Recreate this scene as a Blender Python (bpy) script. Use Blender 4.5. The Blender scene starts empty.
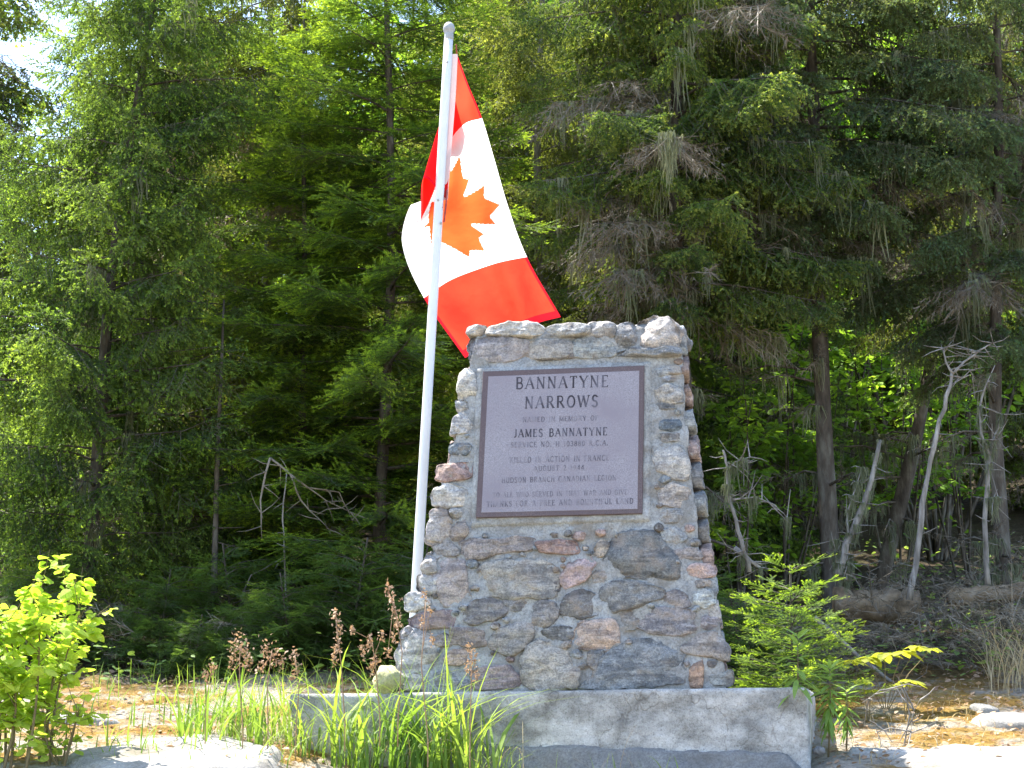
import bpy, math, random
import numpy as np
from mathutils import Vector, Matrix, noise

R = math.radians
rng = np.random.default_rng(7)
random.seed(7)
S = bpy.context.scene
COL = S.collection

# ------------------------------------------------------------------ camera
F = 1900.0
PITCH = math.atan(356 / F)
cam_d = bpy.data.cameras.new("camera")
cam_d.sensor_width = 36.0
cam_d.lens = F * 36.0 / 1024.0
cam_d.clip_start = 0.1
cam_d.clip_end = 2000
cam = bpy.data.objects.new("camera", cam_d)
COL.objects.link(cam)
cam.location = (0, 0, 0)
cam.rotation_euler = (R(90) + PITCH, 0, 0)
S.camera = cam

# ------------------------------------------------------------------ light
SUN_AZ = -50.0      # degrees from the view axis (+Y), negative = left
SUN_EL = 61.0
sd = Vector((math.sin(R(SUN_AZ)) * math.cos(R(SUN_EL)), math.cos(R(SUN_AZ)) * math.cos(R(SUN_EL)), math.sin(R(SUN_EL))))
world = bpy.data.worlds.new("World")
S.world = world
world.use_nodes = True
wn = world.node_tree
wn.nodes.clear()
sky = wn.nodes.new("ShaderNodeTexSky")
sky.sky_type = 'NISHITA'
sky.sun_disc = False
sky.sun_elevation = R(SUN_EL)
sky.sun_rotation = R(SUN_AZ)
sky.dust_density = 1.0
bg = wn.nodes.new("ShaderNodeBackground")
bg.inputs[1].default_value = 0.15
wo = wn.nodes.new("ShaderNodeOutputWorld")
wn.links.new(sky.outputs[0], bg.inputs[0])
wn.links.new(bg.outputs[0], wo.inputs[0])
sun_d = bpy.data.lights.new("sun", 'SUN')
sun_d.energy = 5.0
sun_d.angle = R(0.55)
sun_d.color = (1.0, 0.95, 0.86)
sun = bpy.data.objects.new("sun", sun_d)
COL.objects.link(sun)
sun.rotation_euler = (-sd).to_track_quat('-Z', 'Y').to_euler()
sun.location = (-20, 10, 30)

S.view_settings.view_transform = 'Standard'
S.view_settings.look = 'None'
S.view_settings.exposure = 1.9
S.view_settings.gamma = 1.0
S.view_settings.use_curve_mapping = False
S.cycles.max_bounces = 7
S.cycles.diffuse_bounces = 4
S.cycles.transmission_bounces = 5
S.cycles.glossy_bounces = 2
S.cycles.caustics_reflective = False
S.cycles.caustics_refractive = False

# ------------------------------------------------------------------ helpers
cp, sp_ = math.cos(PITCH), math.sin(PITCH)


def ray(u, v):
    a, b = (u - 512) / F, (384 - v) / F
    return Vector((a, cp - b * sp_, sp_ + b * cp))


def P(u, v, Y):
    d = ray(u, v)
    return d * (Y / d.y)


def X(u, Y):          # world x of a picture column at depth Y (near the horizon)
    return (u - 512) / F * Y / cp * 1.0


def fbm(p, sc=1.0, o=3):
    return noise.fractal(Vector(p) * sc, 1.0, 2.0, o)


def tag(o, label=None, cat=None, group=None, kind=None):
    if label: o['label'] = label
    if cat: o['category'] = cat
    if group: o['group'] = group
    if kind: o['kind'] = kind
    return o


def empty(name, loc, label, cat, group=None):
    o = bpy.data.objects.new(name, None)
    COL.objects.link(o)
    o.location = loc
    o.empty_display_size = 0.1
    return tag(o, label, cat, group)


def mesh_obj(name, verts, faces, mats, parent=None, midx=None, smooth=False, cols=None):
    me = bpy.data.meshes.new(name)
    me.from_pydata([tuple(v) for v in verts], [], faces)
    for m in mats: me.materials.append(m)
    if midx is not None: me.polygons.foreach_set('material_index', midx)
    if smooth: me.polygons.foreach_set('use_smooth', [True] * len(me.polygons))
    if cols is not None:
        ca = me.color_attributes.new('col', 'FLOAT_COLOR', 'POINT')
        ca.data.foreach_set('color', np.asarray(cols, dtype=np.float32).ravel())
    me.update()
    o = bpy.data.objects.new(name, me)
    COL.objects.link(o)
    if parent: o.parent = parent
    return o


def tri_mesh(name, V, mats, midx=None, parent=None, smooth=False):
    """V: (n,3,3) triangles"""
    V = np.asarray(V, dtype=np.float32)
    n = len(V)
    me = bpy.data.meshes.new(name)
    me.vertices.add(n * 3)
    me.vertices.foreach_set('co', V.reshape(-1))
    me.loops.add(n * 3)
    me.loops.foreach_set('vertex_index', np.arange(n * 3, dtype=np.int32))
    me.polygons.add(n)
    me.polygons.foreach_set('loop_start', np.arange(0, n * 3, 3, dtype=np.int32))
    try: me.polygons.foreach_set('loop_total', np.full(n, 3, dtype=np.int32))
    except Exception: pass
    for m in mats: me.materials.append(m)
    if midx is not None: me.polygons.foreach_set('material_index', np.asarray(midx, dtype=np.int32))
    me.update(calc_edges=True)
    o = bpy.data.objects.new(name, me)
    COL.objects.link(o)
    if parent: o.parent = parent
    return o


class Tubes:
    """collects tapered tubes into one mesh"""
    def __init__(s): s.v = []; s.f = []; s.m = []

    def add(s, pts, rad, n=6, mi=0, rough=0.0, seed=0.0, cap=True):
        pts = [Vector(p) for p in pts]
        b = len(s.v)
        up = Vector((0.13, 0.21, 0.97)) if abs((pts[-1] - pts[0]).normalized().z) < 0.9 else Vector((1, 0.1, 0))
        for i, p in enumerate(pts):
            t = (pts[min(i + 1, len(pts) - 1)] - pts[max(i - 1, 0)]).normalized()
            a = t.cross(up).normalized(); c = t.cross(a)
            r = rad[i] if hasattr(rad, '__len__') else rad
            for k in range(n):
                w = 2 * math.pi * k / n
                rr = r
                if rough: rr *= 1 + rough * noise.noise(Vector((math.cos(w) * 1.5 + seed, math.sin(w) * 1.5, i * 0.55 + seed)))
                s.v.append(p + a * math.cos(w) * rr + c * math.sin(w) * rr)
        for i in range(len(pts) - 1):
            for k in range(n):
                k2 = (k + 1) % n
                s.f.append((b + i * n + k, b + i * n + k2, b + (i + 1) * n + k2, b + (i + 1) * n + k)); s.m.append(mi)
        if cap:
            s.f.append(tuple(b + k for k in range(n))[::-1]); s.m.append(mi)
            e = b + (len(pts) - 1) * n
            s.f.append(tuple(e + k for k in range(n))); s.m.append(mi)

    def build(s, name, mats, parent=None, smooth=True):
        return mesh_obj(name, s.v, s.f, mats, parent, s.m, smooth)


# ------------------------------------------------------------------ materials
def nmat(name):
    m = bpy.data.materials.new(name)
    m.use_nodes = True
    nt = m.node_tree
    nt.nodes.clear()
    out = nt.nodes.new("ShaderNodeOutputMaterial")
    return m, nt, out


def N(nt, t, **kw):
    n = nt.nodes.new(t)
    for k, v in kw.items():
        if k.startswith('i_'):
            n.inputs[int(k[2:])].default_value = v
        else:
            setattr(n, k, v)
    return n


def noise_node(nt, scale, detail=4, rough=0.55, coord='Object', mapscale=None):
    tc = N(nt, "ShaderNodeTexCoord")
    src = tc.outputs[coord]
    if mapscale:
        mp = N(nt, "ShaderNodeMapping"); mp.inputs['Scale'].default_value = mapscale
        nt.links.new(src, mp.inputs[0]); src = mp.outputs[0]
    n = N(nt, "ShaderNodeTexNoise")
    n.inputs['Scale'].default_value = scale
    n.inputs['Detail'].default_value = detail
    n.inputs['Roughness'].default_value = rough
    nt.links.new(src, n.inputs['Vector'])
    return n


def ramp(nt, src, stops, interp='LINEAR'):
    r = N(nt, "ShaderNodeValToRGB")
    r.color_ramp.interpolation = interp
    el = r.color_ramp.elements
    while len(el) > len(stops): el.remove(el[-1])
    while len(el) < len(stops): el.new(0.5)
    for e, (p, c) in zip(el, stops):
        e.position = p
        e.color = (*c, 1) if len(c) == 3 else c
    nt.links.new(src, r.inputs[0])
    return r


def mixc(nt, f, a, b, mode='MIX'):
    m = N(nt, "ShaderNodeMix", data_type='RGBA', blend_type=mode)
    for sock, val in ((m.inputs[0], f), (m.inputs[6], a), (m.inputs[7], b)):
        if hasattr(val, 'is_output') or isinstance(val, bpy.types.NodeSocket): nt.links.new(val, sock)
        elif isinstance(val, (int, float)): sock.default_value = val
        else: sock.default_value = (*val, 1)
    return m.outputs[2]


def bump(nt, src, strength, dist=0.01, prev=None):
    b = N(nt, "ShaderNodeBump")
    b.inputs['Strength'].default_value = strength
    b.inputs['Distance'].default_value = dist
    nt.links.new(src, b.inputs['Height'])
    if prev: nt.links.new(prev, b.inputs['Normal'])
    return b.outputs[0]


def solid(name, stops, scale=8, rough=0.85, bump_s=0.4, bump_d=0.01, spec=0.25, detail=6, mapscale=None, coord='Object'):
    m, nt, out = nmat(name)
    b = N(nt, "ShaderNodeBsdfPrincipled")
    n = noise_node(nt, scale, detail, 0.6, coord, mapscale)
    r = ramp(nt, n.outputs[0], stops)
    nt.links.new(r.outputs[0], b.inputs['Base Color'])
    b.inputs['Roughness'].default_value = rough
    b.inputs['Specular IOR Level'].default_value = spec
    if bump_s:
        nt.links.new(bump(nt, n.outputs[0], bump_s, bump_d), b.inputs['Normal'])
    nt.links.new(b.outputs[0], out.inputs[0])
    return m


def leafmat(name, c1, c2, trans=0.45, tcol=None, scale=1.2, rough=0.6, spec=0.3, vary=0.14):
    """leaf / needle: diffuse front + translucency, colour varies by clump and by plant"""
    m, nt, out = nmat(name)
    n = noise_node(nt, scale, 2, 0.5, 'Object')
    r = ramp(nt, n.outputs[0], [(0.40, c1), (0.60, c2)])
    geo = N(nt, "ShaderNodeNewGeometry")
    hs = N(nt, "ShaderNodeHueSaturation")
    mr = N(nt, "ShaderNodeMapRange"); mr.inputs[3].default_value = 1 - vary; mr.inputs[4].default_value = 1 + vary
    nt.links.new(geo.outputs['Random Per Island'], mr.inputs[0])
    nt.links.new(mr.outputs[0], hs.inputs['Value'])
    nt.links.new(r.outputs[0], hs.inputs['Color'])
    b = N(nt, "ShaderNodeBsdfPrincipled")
    nt.links.new(hs.outputs[0], b.inputs['Base Color'])
    b.inputs['Roughness'].default_value = rough
    b.inputs['Specular IOR Level'].default_value = spec
    t = N(nt, "ShaderNodeBsdfTranslucent")
    tc = mixc(nt, 1.0, hs.outputs[0], tcol or (1.28, 1.2, 0.55), 'MULTIPLY')
    nt.links.new(tc, t.inputs[0])
    mx = N(nt, "ShaderNodeMixShader"); mx.inputs[0].default_value = trans
    nt.links.new(b.outputs[0], mx.inputs[1]); nt.links.new(t.outputs[0], mx.inputs[2])
    nt.links.new(mx.outputs[0], out.inputs[0])
    return m


M = {}
M['spruce'] = leafmat('spruce_needles', (0.072, 0.126, 0.040), (0.144, 0.224, 0.059), 0.6)
M['spruce_new'] = leafmat('spruce_new_growth', (0.172, 0.292, 0.056), (0.250, 0.373, 0.074), 0.6)
M['blue'] = leafmat('blue_spruce_needles', (0.085, 0.120, 0.062), (0.142, 0.186, 0.083), 0.6)
M['blue_new'] = leafmat('blue_spruce_new_growth', (0.106, 0.180, 0.103), (0.170, 0.252, 0.124), 0.6)
M['olive'] = leafmat('olive_needles', (0.090, 0.118, 0.036), (0.180, 0.216, 0.064), 0.6)
M['olive_new'] = leafmat('olive_new_growth', (0.156, 0.208, 0.052), (0.247, 0.299, 0.078), 0.6)
M['fir'] = leafmat('fir_needles', (0.085, 0.154, 0.043), (0.144, 0.245, 0.059), 0.6)
M['fir_new'] = leafmat('fir_new_growth', (0.218, 0.356, 0.046), (0.322, 0.460, 0.057), 0.6)
M['alder'] = leafmat('alder_leaves', (0.156, 0.296, 0.047), (0.281, 0.468, 0.062), 0.55)
M['aspen'] = leafmat('aspen_leaves', (0.38, 0.50, 0.07), (0.52, 0.62, 0.12), 0.55, (1.15, 1.25, 0.5))
M['grass'] = leafmat('grass_blades', (0.15, 0.27, 0.05), (0.28, 0.40, 0.09), 0.5)
M['grass_dry'] = leafmat('dry_grass_blades', (0.36, 0.28, 0.15), (0.5, 0.42, 0.26), 0.35, (1.1, 1.0, 0.8))
M['herb'] = leafmat('herb_leaves', (0.20, 0.34, 0.09), (0.32, 0.46, 0.14), 0.5)
M['sarsa'] = leafmat('yellowing_leaves', (0.32, 0.38, 0.05), (0.45, 0.46, 0.08), 0.55)
M['seed'] = leafmat('dry_seed_heads', (0.30, 0.19, 0.12), (0.46, 0.33, 0.22), 0.3, (1.1, 1.0, 0.8))
M['lichen'] = leafmat('beard_lichen', (0.13, 0.145, 0.085), (0.24, 0.26, 0.155), 0.35, (1.1, 1.1, 0.8))
M['deadtwig'] = leafmat('dead_twigs', (0.13, 0.11, 0.085), (0.24, 0.21, 0.16), 0.05, (1, 1, 1))
M['rustneedle'] = leafmat('brown_dead_needles', (0.20, 0.15, 0.08), (0.30, 0.24, 0.14), 0.25, (1, 1, .8))
M['bark'] = solid('spruce_bark', [(0.3, (0.045, 0.038, 0.032)), (0.5, (0.10, 0.085, 0.07)), (0.7, (0.19, 0.18, 0.15))], 14, 0.95, 1.0, 0.03, 0.1, mapscale=(1, 1, 0.35))
M['barkpale'] = solid('pale_bark', [(0.3, (0.12, 0.10, 0.08)), (0.7, (0.30, 0.27, 0.22))], 14, 0.95, 0.8, 0.02, 0.1, mapscale=(1, 1, 0.35))
M['dead'] = solid('weathered_deadwood', [(0.3, (0.11, 0.10, 0.085)), (0.52, (0.24, 0.22, 0.20)), (0.72, (0.42, 0.40, 0.37))], 26, 0.9, 0.8, 0.01, 0.1, mapscale=(1, 1, 0.2))
M['log'] = solid('rotting_log', [(0.3, (0.10, 0.075, 0.05)), (0.55, (0.24, 0.18, 0.12)), (0.75, (0.34, 0.28, 0.2))], 9, 0.95, 1.0, 0.03, 0.1)
M['stem'] = solid('green_brown_stems', [(0.3, (0.14, 0.11, 0.06)), (0.7, (0.24, 0.19, 0.10))], 12, 0.8, 0)
M['pole'] = solid('white_painted_pole', [(0.3, (0.62, 0.65, 0.68)), (0.7, (0.72, 0.74, 0.76))], 5, 0.45, 0.05, 0.002, 0.5)
M['metal'] = solid('grey_metal', [(0.3, (0.28, 0.29, 0.3)), (0.7, (0.4, 0.41, 0.42))], 20, 0.5, 0.1, 0.002, 0.5)
M['letters'] = solid('engraved_letters', [(0.40, (0.05, 0.045, 0.055)), (0.52, (0.085, 0.08, 0.10)), (0.64, (0.16, 0.155, 0.19))], 14, 0.9, 0)
M['letters_worn'] = solid('worn_engraved_letters', [(0.36, (0.11, 0.10, 0.125)), (0.48, (0.165, 0.155, 0.185)), (0.58, (0.245, 0.23, 0.265))], 22, 0.9, 0)


def granite(name, base, speck, dark):
    m, nt, out = nmat(name)
    b = N(nt, "ShaderNodeBsdfPrincipled")
    n1 = noise_node(nt, 200, 3, 0.8)
    n2 = noise_node(nt, 4, 5, 0.6)
    c = ramp(nt, n1.outputs[0], [(0.3, dark), (0.5, base), (0.7, speck)]).outputs[0]
    f = ramp(nt, n2.outputs[0], [(0.4, (0, 0, 0)), (0.7, (1, 1, 1))]).outputs[0]
    c2 = mixc(nt, f, c, (base[0] * .86, base[1] * .82, base[2] * .85))
    nt.links.new(c2, b.inputs['Base Color'])
    b.inputs['Roughness'].default_value = 0.6
    b.inputs['Specular IOR Level'].default_value = 0.4
    nt.links.new(b.outputs[0], out.inputs[0])
    return m


M['granite'] = granite('plaque_granite', (0.27, 0.252, 0.285), (0.37, 0.35, 0.39), (0.16, 0.145, 0.17))
M['granite_rim'] = granite('plaque_rim_granite', (0.115, 0.085, 0.09), (0.18, 0.14, 0.145), (0.06, 0.045, 0.05))


def stonemat():
    m, nt, out = nmat('fieldstone')
    b = N(nt, "ShaderNodeBsdfPrincipled")
    at = N(nt, "ShaderNodeAttribute", attribute_name='col')
    n1 = noise_node(nt, 22, 8, 0.72)
    n2 = noise_node(nt, 110, 4, 0.75)
    n3 = noise_node(nt, 7, 5, 0.65)
    k1 = ramp(nt, n1.outputs[0], [(0.25, (0.42, 0.42, 0.44)), (0.5, (0.95, 0.95, 0.95)), (0.75, (1.6, 1.5, 1.4))]).outputs[0]
    c = mixc(nt, 1.0, at.outputs[0], k1, 'MULTIPLY')
    k2 = ramp(nt, n2.outputs[0], [(0.35, (0.62, 0.62, 0.62)), (0.6, (1.2, 1.2, 1.2))]).outputs[0]
    c = mixc(nt, 1.0, c, k2, 'MULTIPLY')
    f = ramp(nt, n3.outputs[0], [(0.52, (0, 0, 0)), (0.66, (0.55, 0.55, 0.55))]).outputs[0]
    c = mixc(nt, f, c, (0.34, 0.27, 0.21))
    n5 = noise_node(nt, 9, 9, 0.7, mapscale=(.35, 1, 2.6))
    vein = ramp(nt, n5.outputs[0], [(0.44, (.72, .72, .74)), (0.50, (1, 1, 1)), (0.515, (1.45, 1.42, 1.38)), (0.53, (1, 1, 1)), (0.62, (1.18, 1.15, 1.12))]).outputs[0]
    c = mixc(nt, 1.0, c, vein, 'MULTIPLY')
    n6 = noise_node(nt, 34, 5, 0.7)
    f6 = ramp(nt, n6.outputs[0], [(0.60, (0, 0, 0)), (0.66, (.6, .6, .6))]).outputs[0]
    c = mixc(nt, f6, c, (0.44, 0.44, 0.42))
    nt.links.new(c, b.inputs['Base Color'])
    b.inputs['Roughness'].default_value = 0.85
    b.inputs['Specular IOR Level'].default_value = 0.25
    bb = bump(nt, n1.outputs[0], 0.9, 0.025)
    bb = bump(nt, n2.outputs[0], 0.6, 0.006, bb)
    nt.links.new(bb, b.inputs['Normal'])
    nt.links.new(b.outputs[0], out.inputs[0])
    return m


M['stone'] = stonemat()


def mortarmat(name, a, bcol, stain, sc=6, amt=0.6):
    m, nt, out = nmat(name)
    b = N(nt, "ShaderNodeBsdfPrincipled")
    n1 = noise_node(nt, sc, 8, 0.7)
    n2 = noise_node(nt, 90, 4, 0.8)
    n3 = noise_node(nt, sc * 0.45, 6, 0.65, mapscale=(1, 1, 1.8))
    c = ramp(nt, n1.outputs[0], [(0.32, a), (0.68, bcol)]).outputs[0]
    k2 = ramp(nt, n2.outputs[0], [(0.33, (0.6, 0.6, 0.6)), (0.6, (1.15, 1.15, 1.15))]).outputs[0]
    c = mixc(nt, 1.0, c, k2, 'MULTIPLY')
    f = ramp(nt, n3.outputs[0], [(0.47, (0, 0, 0)), (0.66, (amt, amt, amt))]).outputs[0]
    c = mixc(nt, f, c, stain)
    nt.links.new(c, b.inputs['Base Color'])
    b.inputs['Roughness'].default_value = 0.92
    b.inputs['Specular IOR Level'].default_value = 0.15
    bb = bump(nt, n1.outputs[0], 0.8, 0.02)
    bb = bump(nt, n2.outputs[0], 0.7, 0.006, bb)
    nt.links.new(bb, b.inputs['Normal'])
    nt.links.new(b.outputs[0], out.inputs[0])
    return m


M['mortar'] = mortarmat('mortar', (0.25, 0.255, 0.255), (0.46, 0.47, 0.475), (0.22, 0.195, 0.165), 11)
def concretemat():
    m, nt, out = nmat('weathered_concrete')
    b = N(nt, "ShaderNodeBsdfPrincipled")
    n1 = noise_node(nt, 3.2, 8, 0.68, mapscale=(1, 1, 1.6))
    n2 = noise_node(nt, 16, 7, 0.75)
    n3 = noise_node(nt, 120, 3, 0.8)
    n4 = noise_node(nt, 1.3, 5, 0.55, mapscale=(1.2, 1, .8))
    c = ramp(nt, n1.outputs[0], [(0.36, (0.24, 0.235, 0.225)), (0.45, (0.36, 0.355, 0.34)), (0.54, (0.52, 0.51, 0.495)), (0.64, (0.66, 0.65, 0.63))]).outputs[0]
    k = ramp(nt, n2.outputs[0], [(0.30, (0.45, 0.43, 0.41)), (0.40, (0.85, 0.84, 0.83)), (0.6, (1.1, 1.1, 1.1))]).outputs[0]
    c = mixc(nt, 1.0, c, k, 'MULTIPLY')
    c = mixc(nt, 1.0, c, ramp(nt, n3.outputs[0], [(0.33, (0.6, 0.6, 0.6)), (0.5, (1.05, 1.05, 1.05))]).outputs[0], 'MULTIPLY')
    # thin cracks: where a warped noise crosses its middle value
    mt = N(nt, "ShaderNodeMath", operation='SUBTRACT'); mt.inputs[1].default_value = 0.5; nt.links.new(n4.outputs[0], mt.inputs[0])
    ab = N(nt, "ShaderNodeMath", operation='ABSOLUTE'); nt.links.new(mt.outputs[0], ab.inputs[0])
    cr = ramp(nt, ab.outputs[0], [(0.0, (0.72, 0.70, 0.68)), (0.0015, (0.85, 0.84, 0.83)), (0.003, (1, 1, 1))]).outputs[0]
    c = mixc(nt, 1.0, c, cr, 'MULTIPLY')
    nt.links.new(c, b.inputs['Base Color'])
    b.inputs['Roughness'].default_value = 0.92
    b.inputs['Specular IOR Level'].default_value = 0.15
    bb = bump(nt, n2.outputs[0], 0.9, 0.02)
    bb = bump(nt, cr, 0.6, 0.01, bb)
    nt.links.new(bb, b.inputs['Normal'])
    nt.links.new(b.outputs[0], out.inputs[0])
    return m


M['concrete'] = concretemat()
M['concrete_plain'] = mortarmat('weathered_concrete', (0.30, 0.29, 0.275), (0.50, 0.49, 0.46), (0.17, 0.155, 0.14), 5, 0.75)
M['footing'] = mortarmat('dark_grey_concrete', (0.19, 0.19, 0.19), (0.28, 0.28, 0.275), (0.14, 0.13, 0.12), 5)  # mottled grey, darker than the slab concrete; shared by the small stones
M['rock'] = mortarmat('pale_granite_outcrop', (0.24, 0.23, 0.21), (0.46, 0.44, 0.41), (0.17, 0.145, 0.10), 6, 0.8)
M['ochre_rock'] = mortarmat('yellow_lichen_rock', (0.42, 0.42, 0.22), (0.55, 0.52, 0.30), (0.35, 0.33, 0.2), 7)


def groundmat():
    m, nt, out = nmat('forest_edge_ground')
    b = N(nt, "ShaderNodeBsdfPrincipled")
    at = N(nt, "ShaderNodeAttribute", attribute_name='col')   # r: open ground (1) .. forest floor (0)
    n1 = noise_node(nt, 1.6, 7, 0.65)
    n2 = noise_node(nt, 30, 6, 0.75)
    n3 = noise_node(nt, 5, 6, 0.7)
    moss = ramp(nt, n3.outputs[0], [(0.3, (0.12, 0.11, 0.035)), (0.42, (0.34, 0.20, 0.05)), (0.52, (0.46, 0.29, 0.08)), (0.62, (0.44, 0.34, 0.16)), (0.75, (0.5, 0.44, 0.33))]).outputs[0]
    f = ramp(nt, n1.outputs[0], [(0.47, (0, 0, 0)), (0.54, (0.9, 0.9, 0.9))]).outputs[0]
    c = mixc(nt, f, moss, (0.55, 0.50, 0.43))
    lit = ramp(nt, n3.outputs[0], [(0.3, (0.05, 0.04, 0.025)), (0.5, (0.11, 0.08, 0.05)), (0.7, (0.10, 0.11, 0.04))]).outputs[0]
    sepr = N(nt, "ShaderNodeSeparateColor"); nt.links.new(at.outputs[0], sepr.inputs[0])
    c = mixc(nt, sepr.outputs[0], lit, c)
    k2 = ramp(nt, n2.outputs[0], [(0.3, (0.5, 0.5, 0.5)), (0.65, (1.3, 1.3, 1.3))]).outputs[0]
    c = mixc(nt, 1.0, c, k2, 'MULTIPLY')
    nt.links.new(c, b.inputs['Base Color'])
    b.inputs['Roughness'].default_value = 0.95
    b.inputs['Specular IOR Level'].default_value = 0.1
    nt.links.new(bump(nt, n2.outputs[0], 1.0, 0.08), b.inputs['Normal'])
    nt.links.new(b.outputs[0], out.inputs[0])
    return m


M['ground'] = groundmat()


def cloth(name, col, tcol, tr=0.5):
    m, nt, out = nmat(name)
    d = N(nt, "ShaderNodeBsdfDiffuse"); d.inputs[0].default_value = (*col, 1)
    t = N(nt, "ShaderNodeBsdfTranslucent"); t.inputs[0].default_value = (*tcol, 1)
    tcx = N(nt, "ShaderNodeTexCoord")
    wv = N(nt, "ShaderNodeTexNoise"); wv.inputs['Scale'].default_value = 9; wv.inputs['Detail'].default_value = 3
    nt.links.new(tcx.outputs['Object'], wv.inputs['Vector'])
    bn = bump(nt, wv.outputs[0], 0.35, 0.02)
    nt.links.new(bn, d.inputs['Normal']); nt.links.new(bn, t.inputs['Normal'])
    mx = N(nt, "ShaderNodeMixShader"); mx.inputs[0].default_value = tr
    nt.links.new(d.outputs[0], mx.inputs[1]); nt.links.new(t.outputs[0], mx.inputs[2])
    nt.links.new(mx.outputs[0], out.inputs[0])
    return m


M['flag_red'] = cloth('red_flag_cloth', (0.70, 0.02, 0.03), (0.95, 0.07, 0.03), 0.57)
M['flag_leaf'] = cloth('red_leaf_cloth', (0.75, 0.05, 0.02), (0.95, 0.15, 0.035), 0.57)
M['flag_hem'] = cloth('doubled_red_hem', (0.62, 0.01, 0.03), (0.7, 0.02, 0.03), 0.4)
M['flag_white'] = cloth('white_flag_cloth', (0.85, 0.85, 0.86), (0.92, 0.92, 0.92), 0.6)
M['header'] = cloth('flag_header_canvas', (0.72, 0.62, 0.62), (0.5, 0.35, 0.35), 0.25)
M['rope'] = solid('red_brown_rope', [(0.3, (0.25, 0.05, 0.05)), (0.7, (0.4, 0.10, 0.08))], 60, 0.9, 0)

# ------------------------------------------------------------------ ground
GY = [-40, 0, 4, 7, 8.2, 8.6, 9.0, 9.6, 10.4, 11.2, 12.2, 13.5, 16, 22, 40, 120, 600]
GZ = [-2.2, -2.0, -1.3, -.50, -.24, -.15, -.09, .02, .16, .29, .46, .66, 1.05, 2.2, 7.5, 24, 60]


def G(x, y):
    z = float(np.interp(y, GY, GZ))
    z += 0.05 * noise.noise(Vector((x * 0.8, y * 0.8, 3.3))) * (1 if y > 8 else 0.4)
    if x > 2 and 9.5 < y < 20:
        z += 0.10 * min(1, (x - 2) / 2) * min(1, (y - 9.5) / 3)
    if y < 9.6 and -1.1 < x < 1.5:
        z -= 0.10 * min(1, (x + 1.1) / .35) * min(1, (1.5 - x) / .25) * min(1, (9.6 - y) / .4)
    return z


def build_ground():
    ys = list(np.arange(-40, 4, 4.0)) + list(np.arange(4, 8, 0.4)) + list(np.arange(8, 14, 0.05)) + list(np.arange(14, 24, 0.25)) + [24, 27, 30, 35, 40, 60, 90, 140, 250, 400, 600]
    xs = [-600, -300, -120, -60, -30, -20, -14, -10, -8, -7] + list(np.arange(-6, 6.01, 0.06)) + [7, 8, 10, 14, 20, 30, 60, 120, 300, 600]
    V = []; C = []
    for y in ys:
        for x in xs:
            z = G(x, y)
            fine = 0.0
            if 7.5 < y < 24 and abs(x) < 8:
                fine = 0.016 * fbm((x, y, 0), 5, 4) + 0.012 * fbm((x, y, 5), 18, 3)
                if y > 11.5: fine *= 3
            V.append((x, y, z + fine))
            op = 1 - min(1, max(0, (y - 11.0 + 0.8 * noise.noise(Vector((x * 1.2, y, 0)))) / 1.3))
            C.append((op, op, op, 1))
    w = len(xs)
    Fc = [(j * w + i, j * w + i + 1, (j + 1) * w + i + 1, (j + 1) * w + i) for j in range(len(ys) - 1) for i in range(w - 1)]
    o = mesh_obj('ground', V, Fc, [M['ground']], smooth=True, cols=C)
    tag(o, kind='structure')


build_ground()


def outcrop(name, cx, cy, rx, ry, h, seed, tilt=(0, 0), mat='rock', kind='structure', label=None, cat=None):
    """low rounded slab of bedrock poking through the moss"""
    V = []; Fc = []
    nr, na = 22, 64
    zc = G(cx, cy)
    for j in range(nr + 1):
        r = j / nr
        for k in range(na):
            a = 2 * math.pi * k / na
            wob = 1 + 0.28 * noise.noise(Vector((math.cos(a) * 1.3 + seed, math.sin(a) * 1.3, seed)))
            x = cx + math.cos(a) * rx * r * wob
            y = cy + math.sin(a) * ry * r * wob
            prof = h * (1 - r ** 5) - (0.12 * max(0, r - 0.8) / 0.2)
            z = G(x, y) + prof + tilt[0] * (x - cx) + tilt[1] * (y - cy)
            z += 0.018 * fbm((x, y, seed), 4, 4) + 0.005 * fbm((x, y, seed), 24, 3)
            V.append((x, y, z))
    for j in range(nr):
        for k in range(na):
            k2 = (k + 1) % na
            Fc.append((j * na + k, j * na + k2, (j + 1) * na + k2, (j + 1) * na + k))
    o = mesh_obj(name, V, Fc, [M[mat]], smooth=True)
    tag(o, label, cat, kind=kind)
    return o


outcrop('rock_outcrop', X(195, 9.0), 8.95, 0.62, 0.55, 0.035, 1.3)
outcrop('rock_outcrop', X(75, 10.2), 10.1, 0.35, 0.12, 0.03, 5.3)
outcrop('rock_outcrop', X(1010, 8.9), 8.8, 0.72, 0.40, 0.04, 9.1)
outcrop('rock_outcrop', X(1020, 10.0), 9.9, 0.42, 0.16, 0.045, 12.4)
outcrop('rock_outcrop', X(968, 10.3), 10.25, 0.10, 0.07, 0.03, 15.4)
outcrop('rock_outcrop', X(870, 9.1), 9.05, 0.22, 0.16, 0.03, 22.4)

# ------------------------------------------------------------------ monument
TH = R(11)
BE = R(6)
n0 = Vector((-math.sin(TH), -math.cos(TH), 0))
fu = Vector((math.cos(TH), -math.sin(TH), 0))
fn = n0 * math.cos(BE) + Vector((0, 0, math.sin(BE)))
fw = fn.cross(fu)                      # up along the battered face
FO = P(568, 688, 9.2)
if fw.z < 0: fw = -fw


def on_face(u, v, off=0.0):
    d = ray(u, v)
    t = (FO + fn * off).dot(fn) / d.dot(fn)
    p = d * t - FO
    return (p.dot(fu), p.dot(fw))


def fpt(a, b, off=0.0):
    return FO + fu * a + fw * b + fn * off


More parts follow.
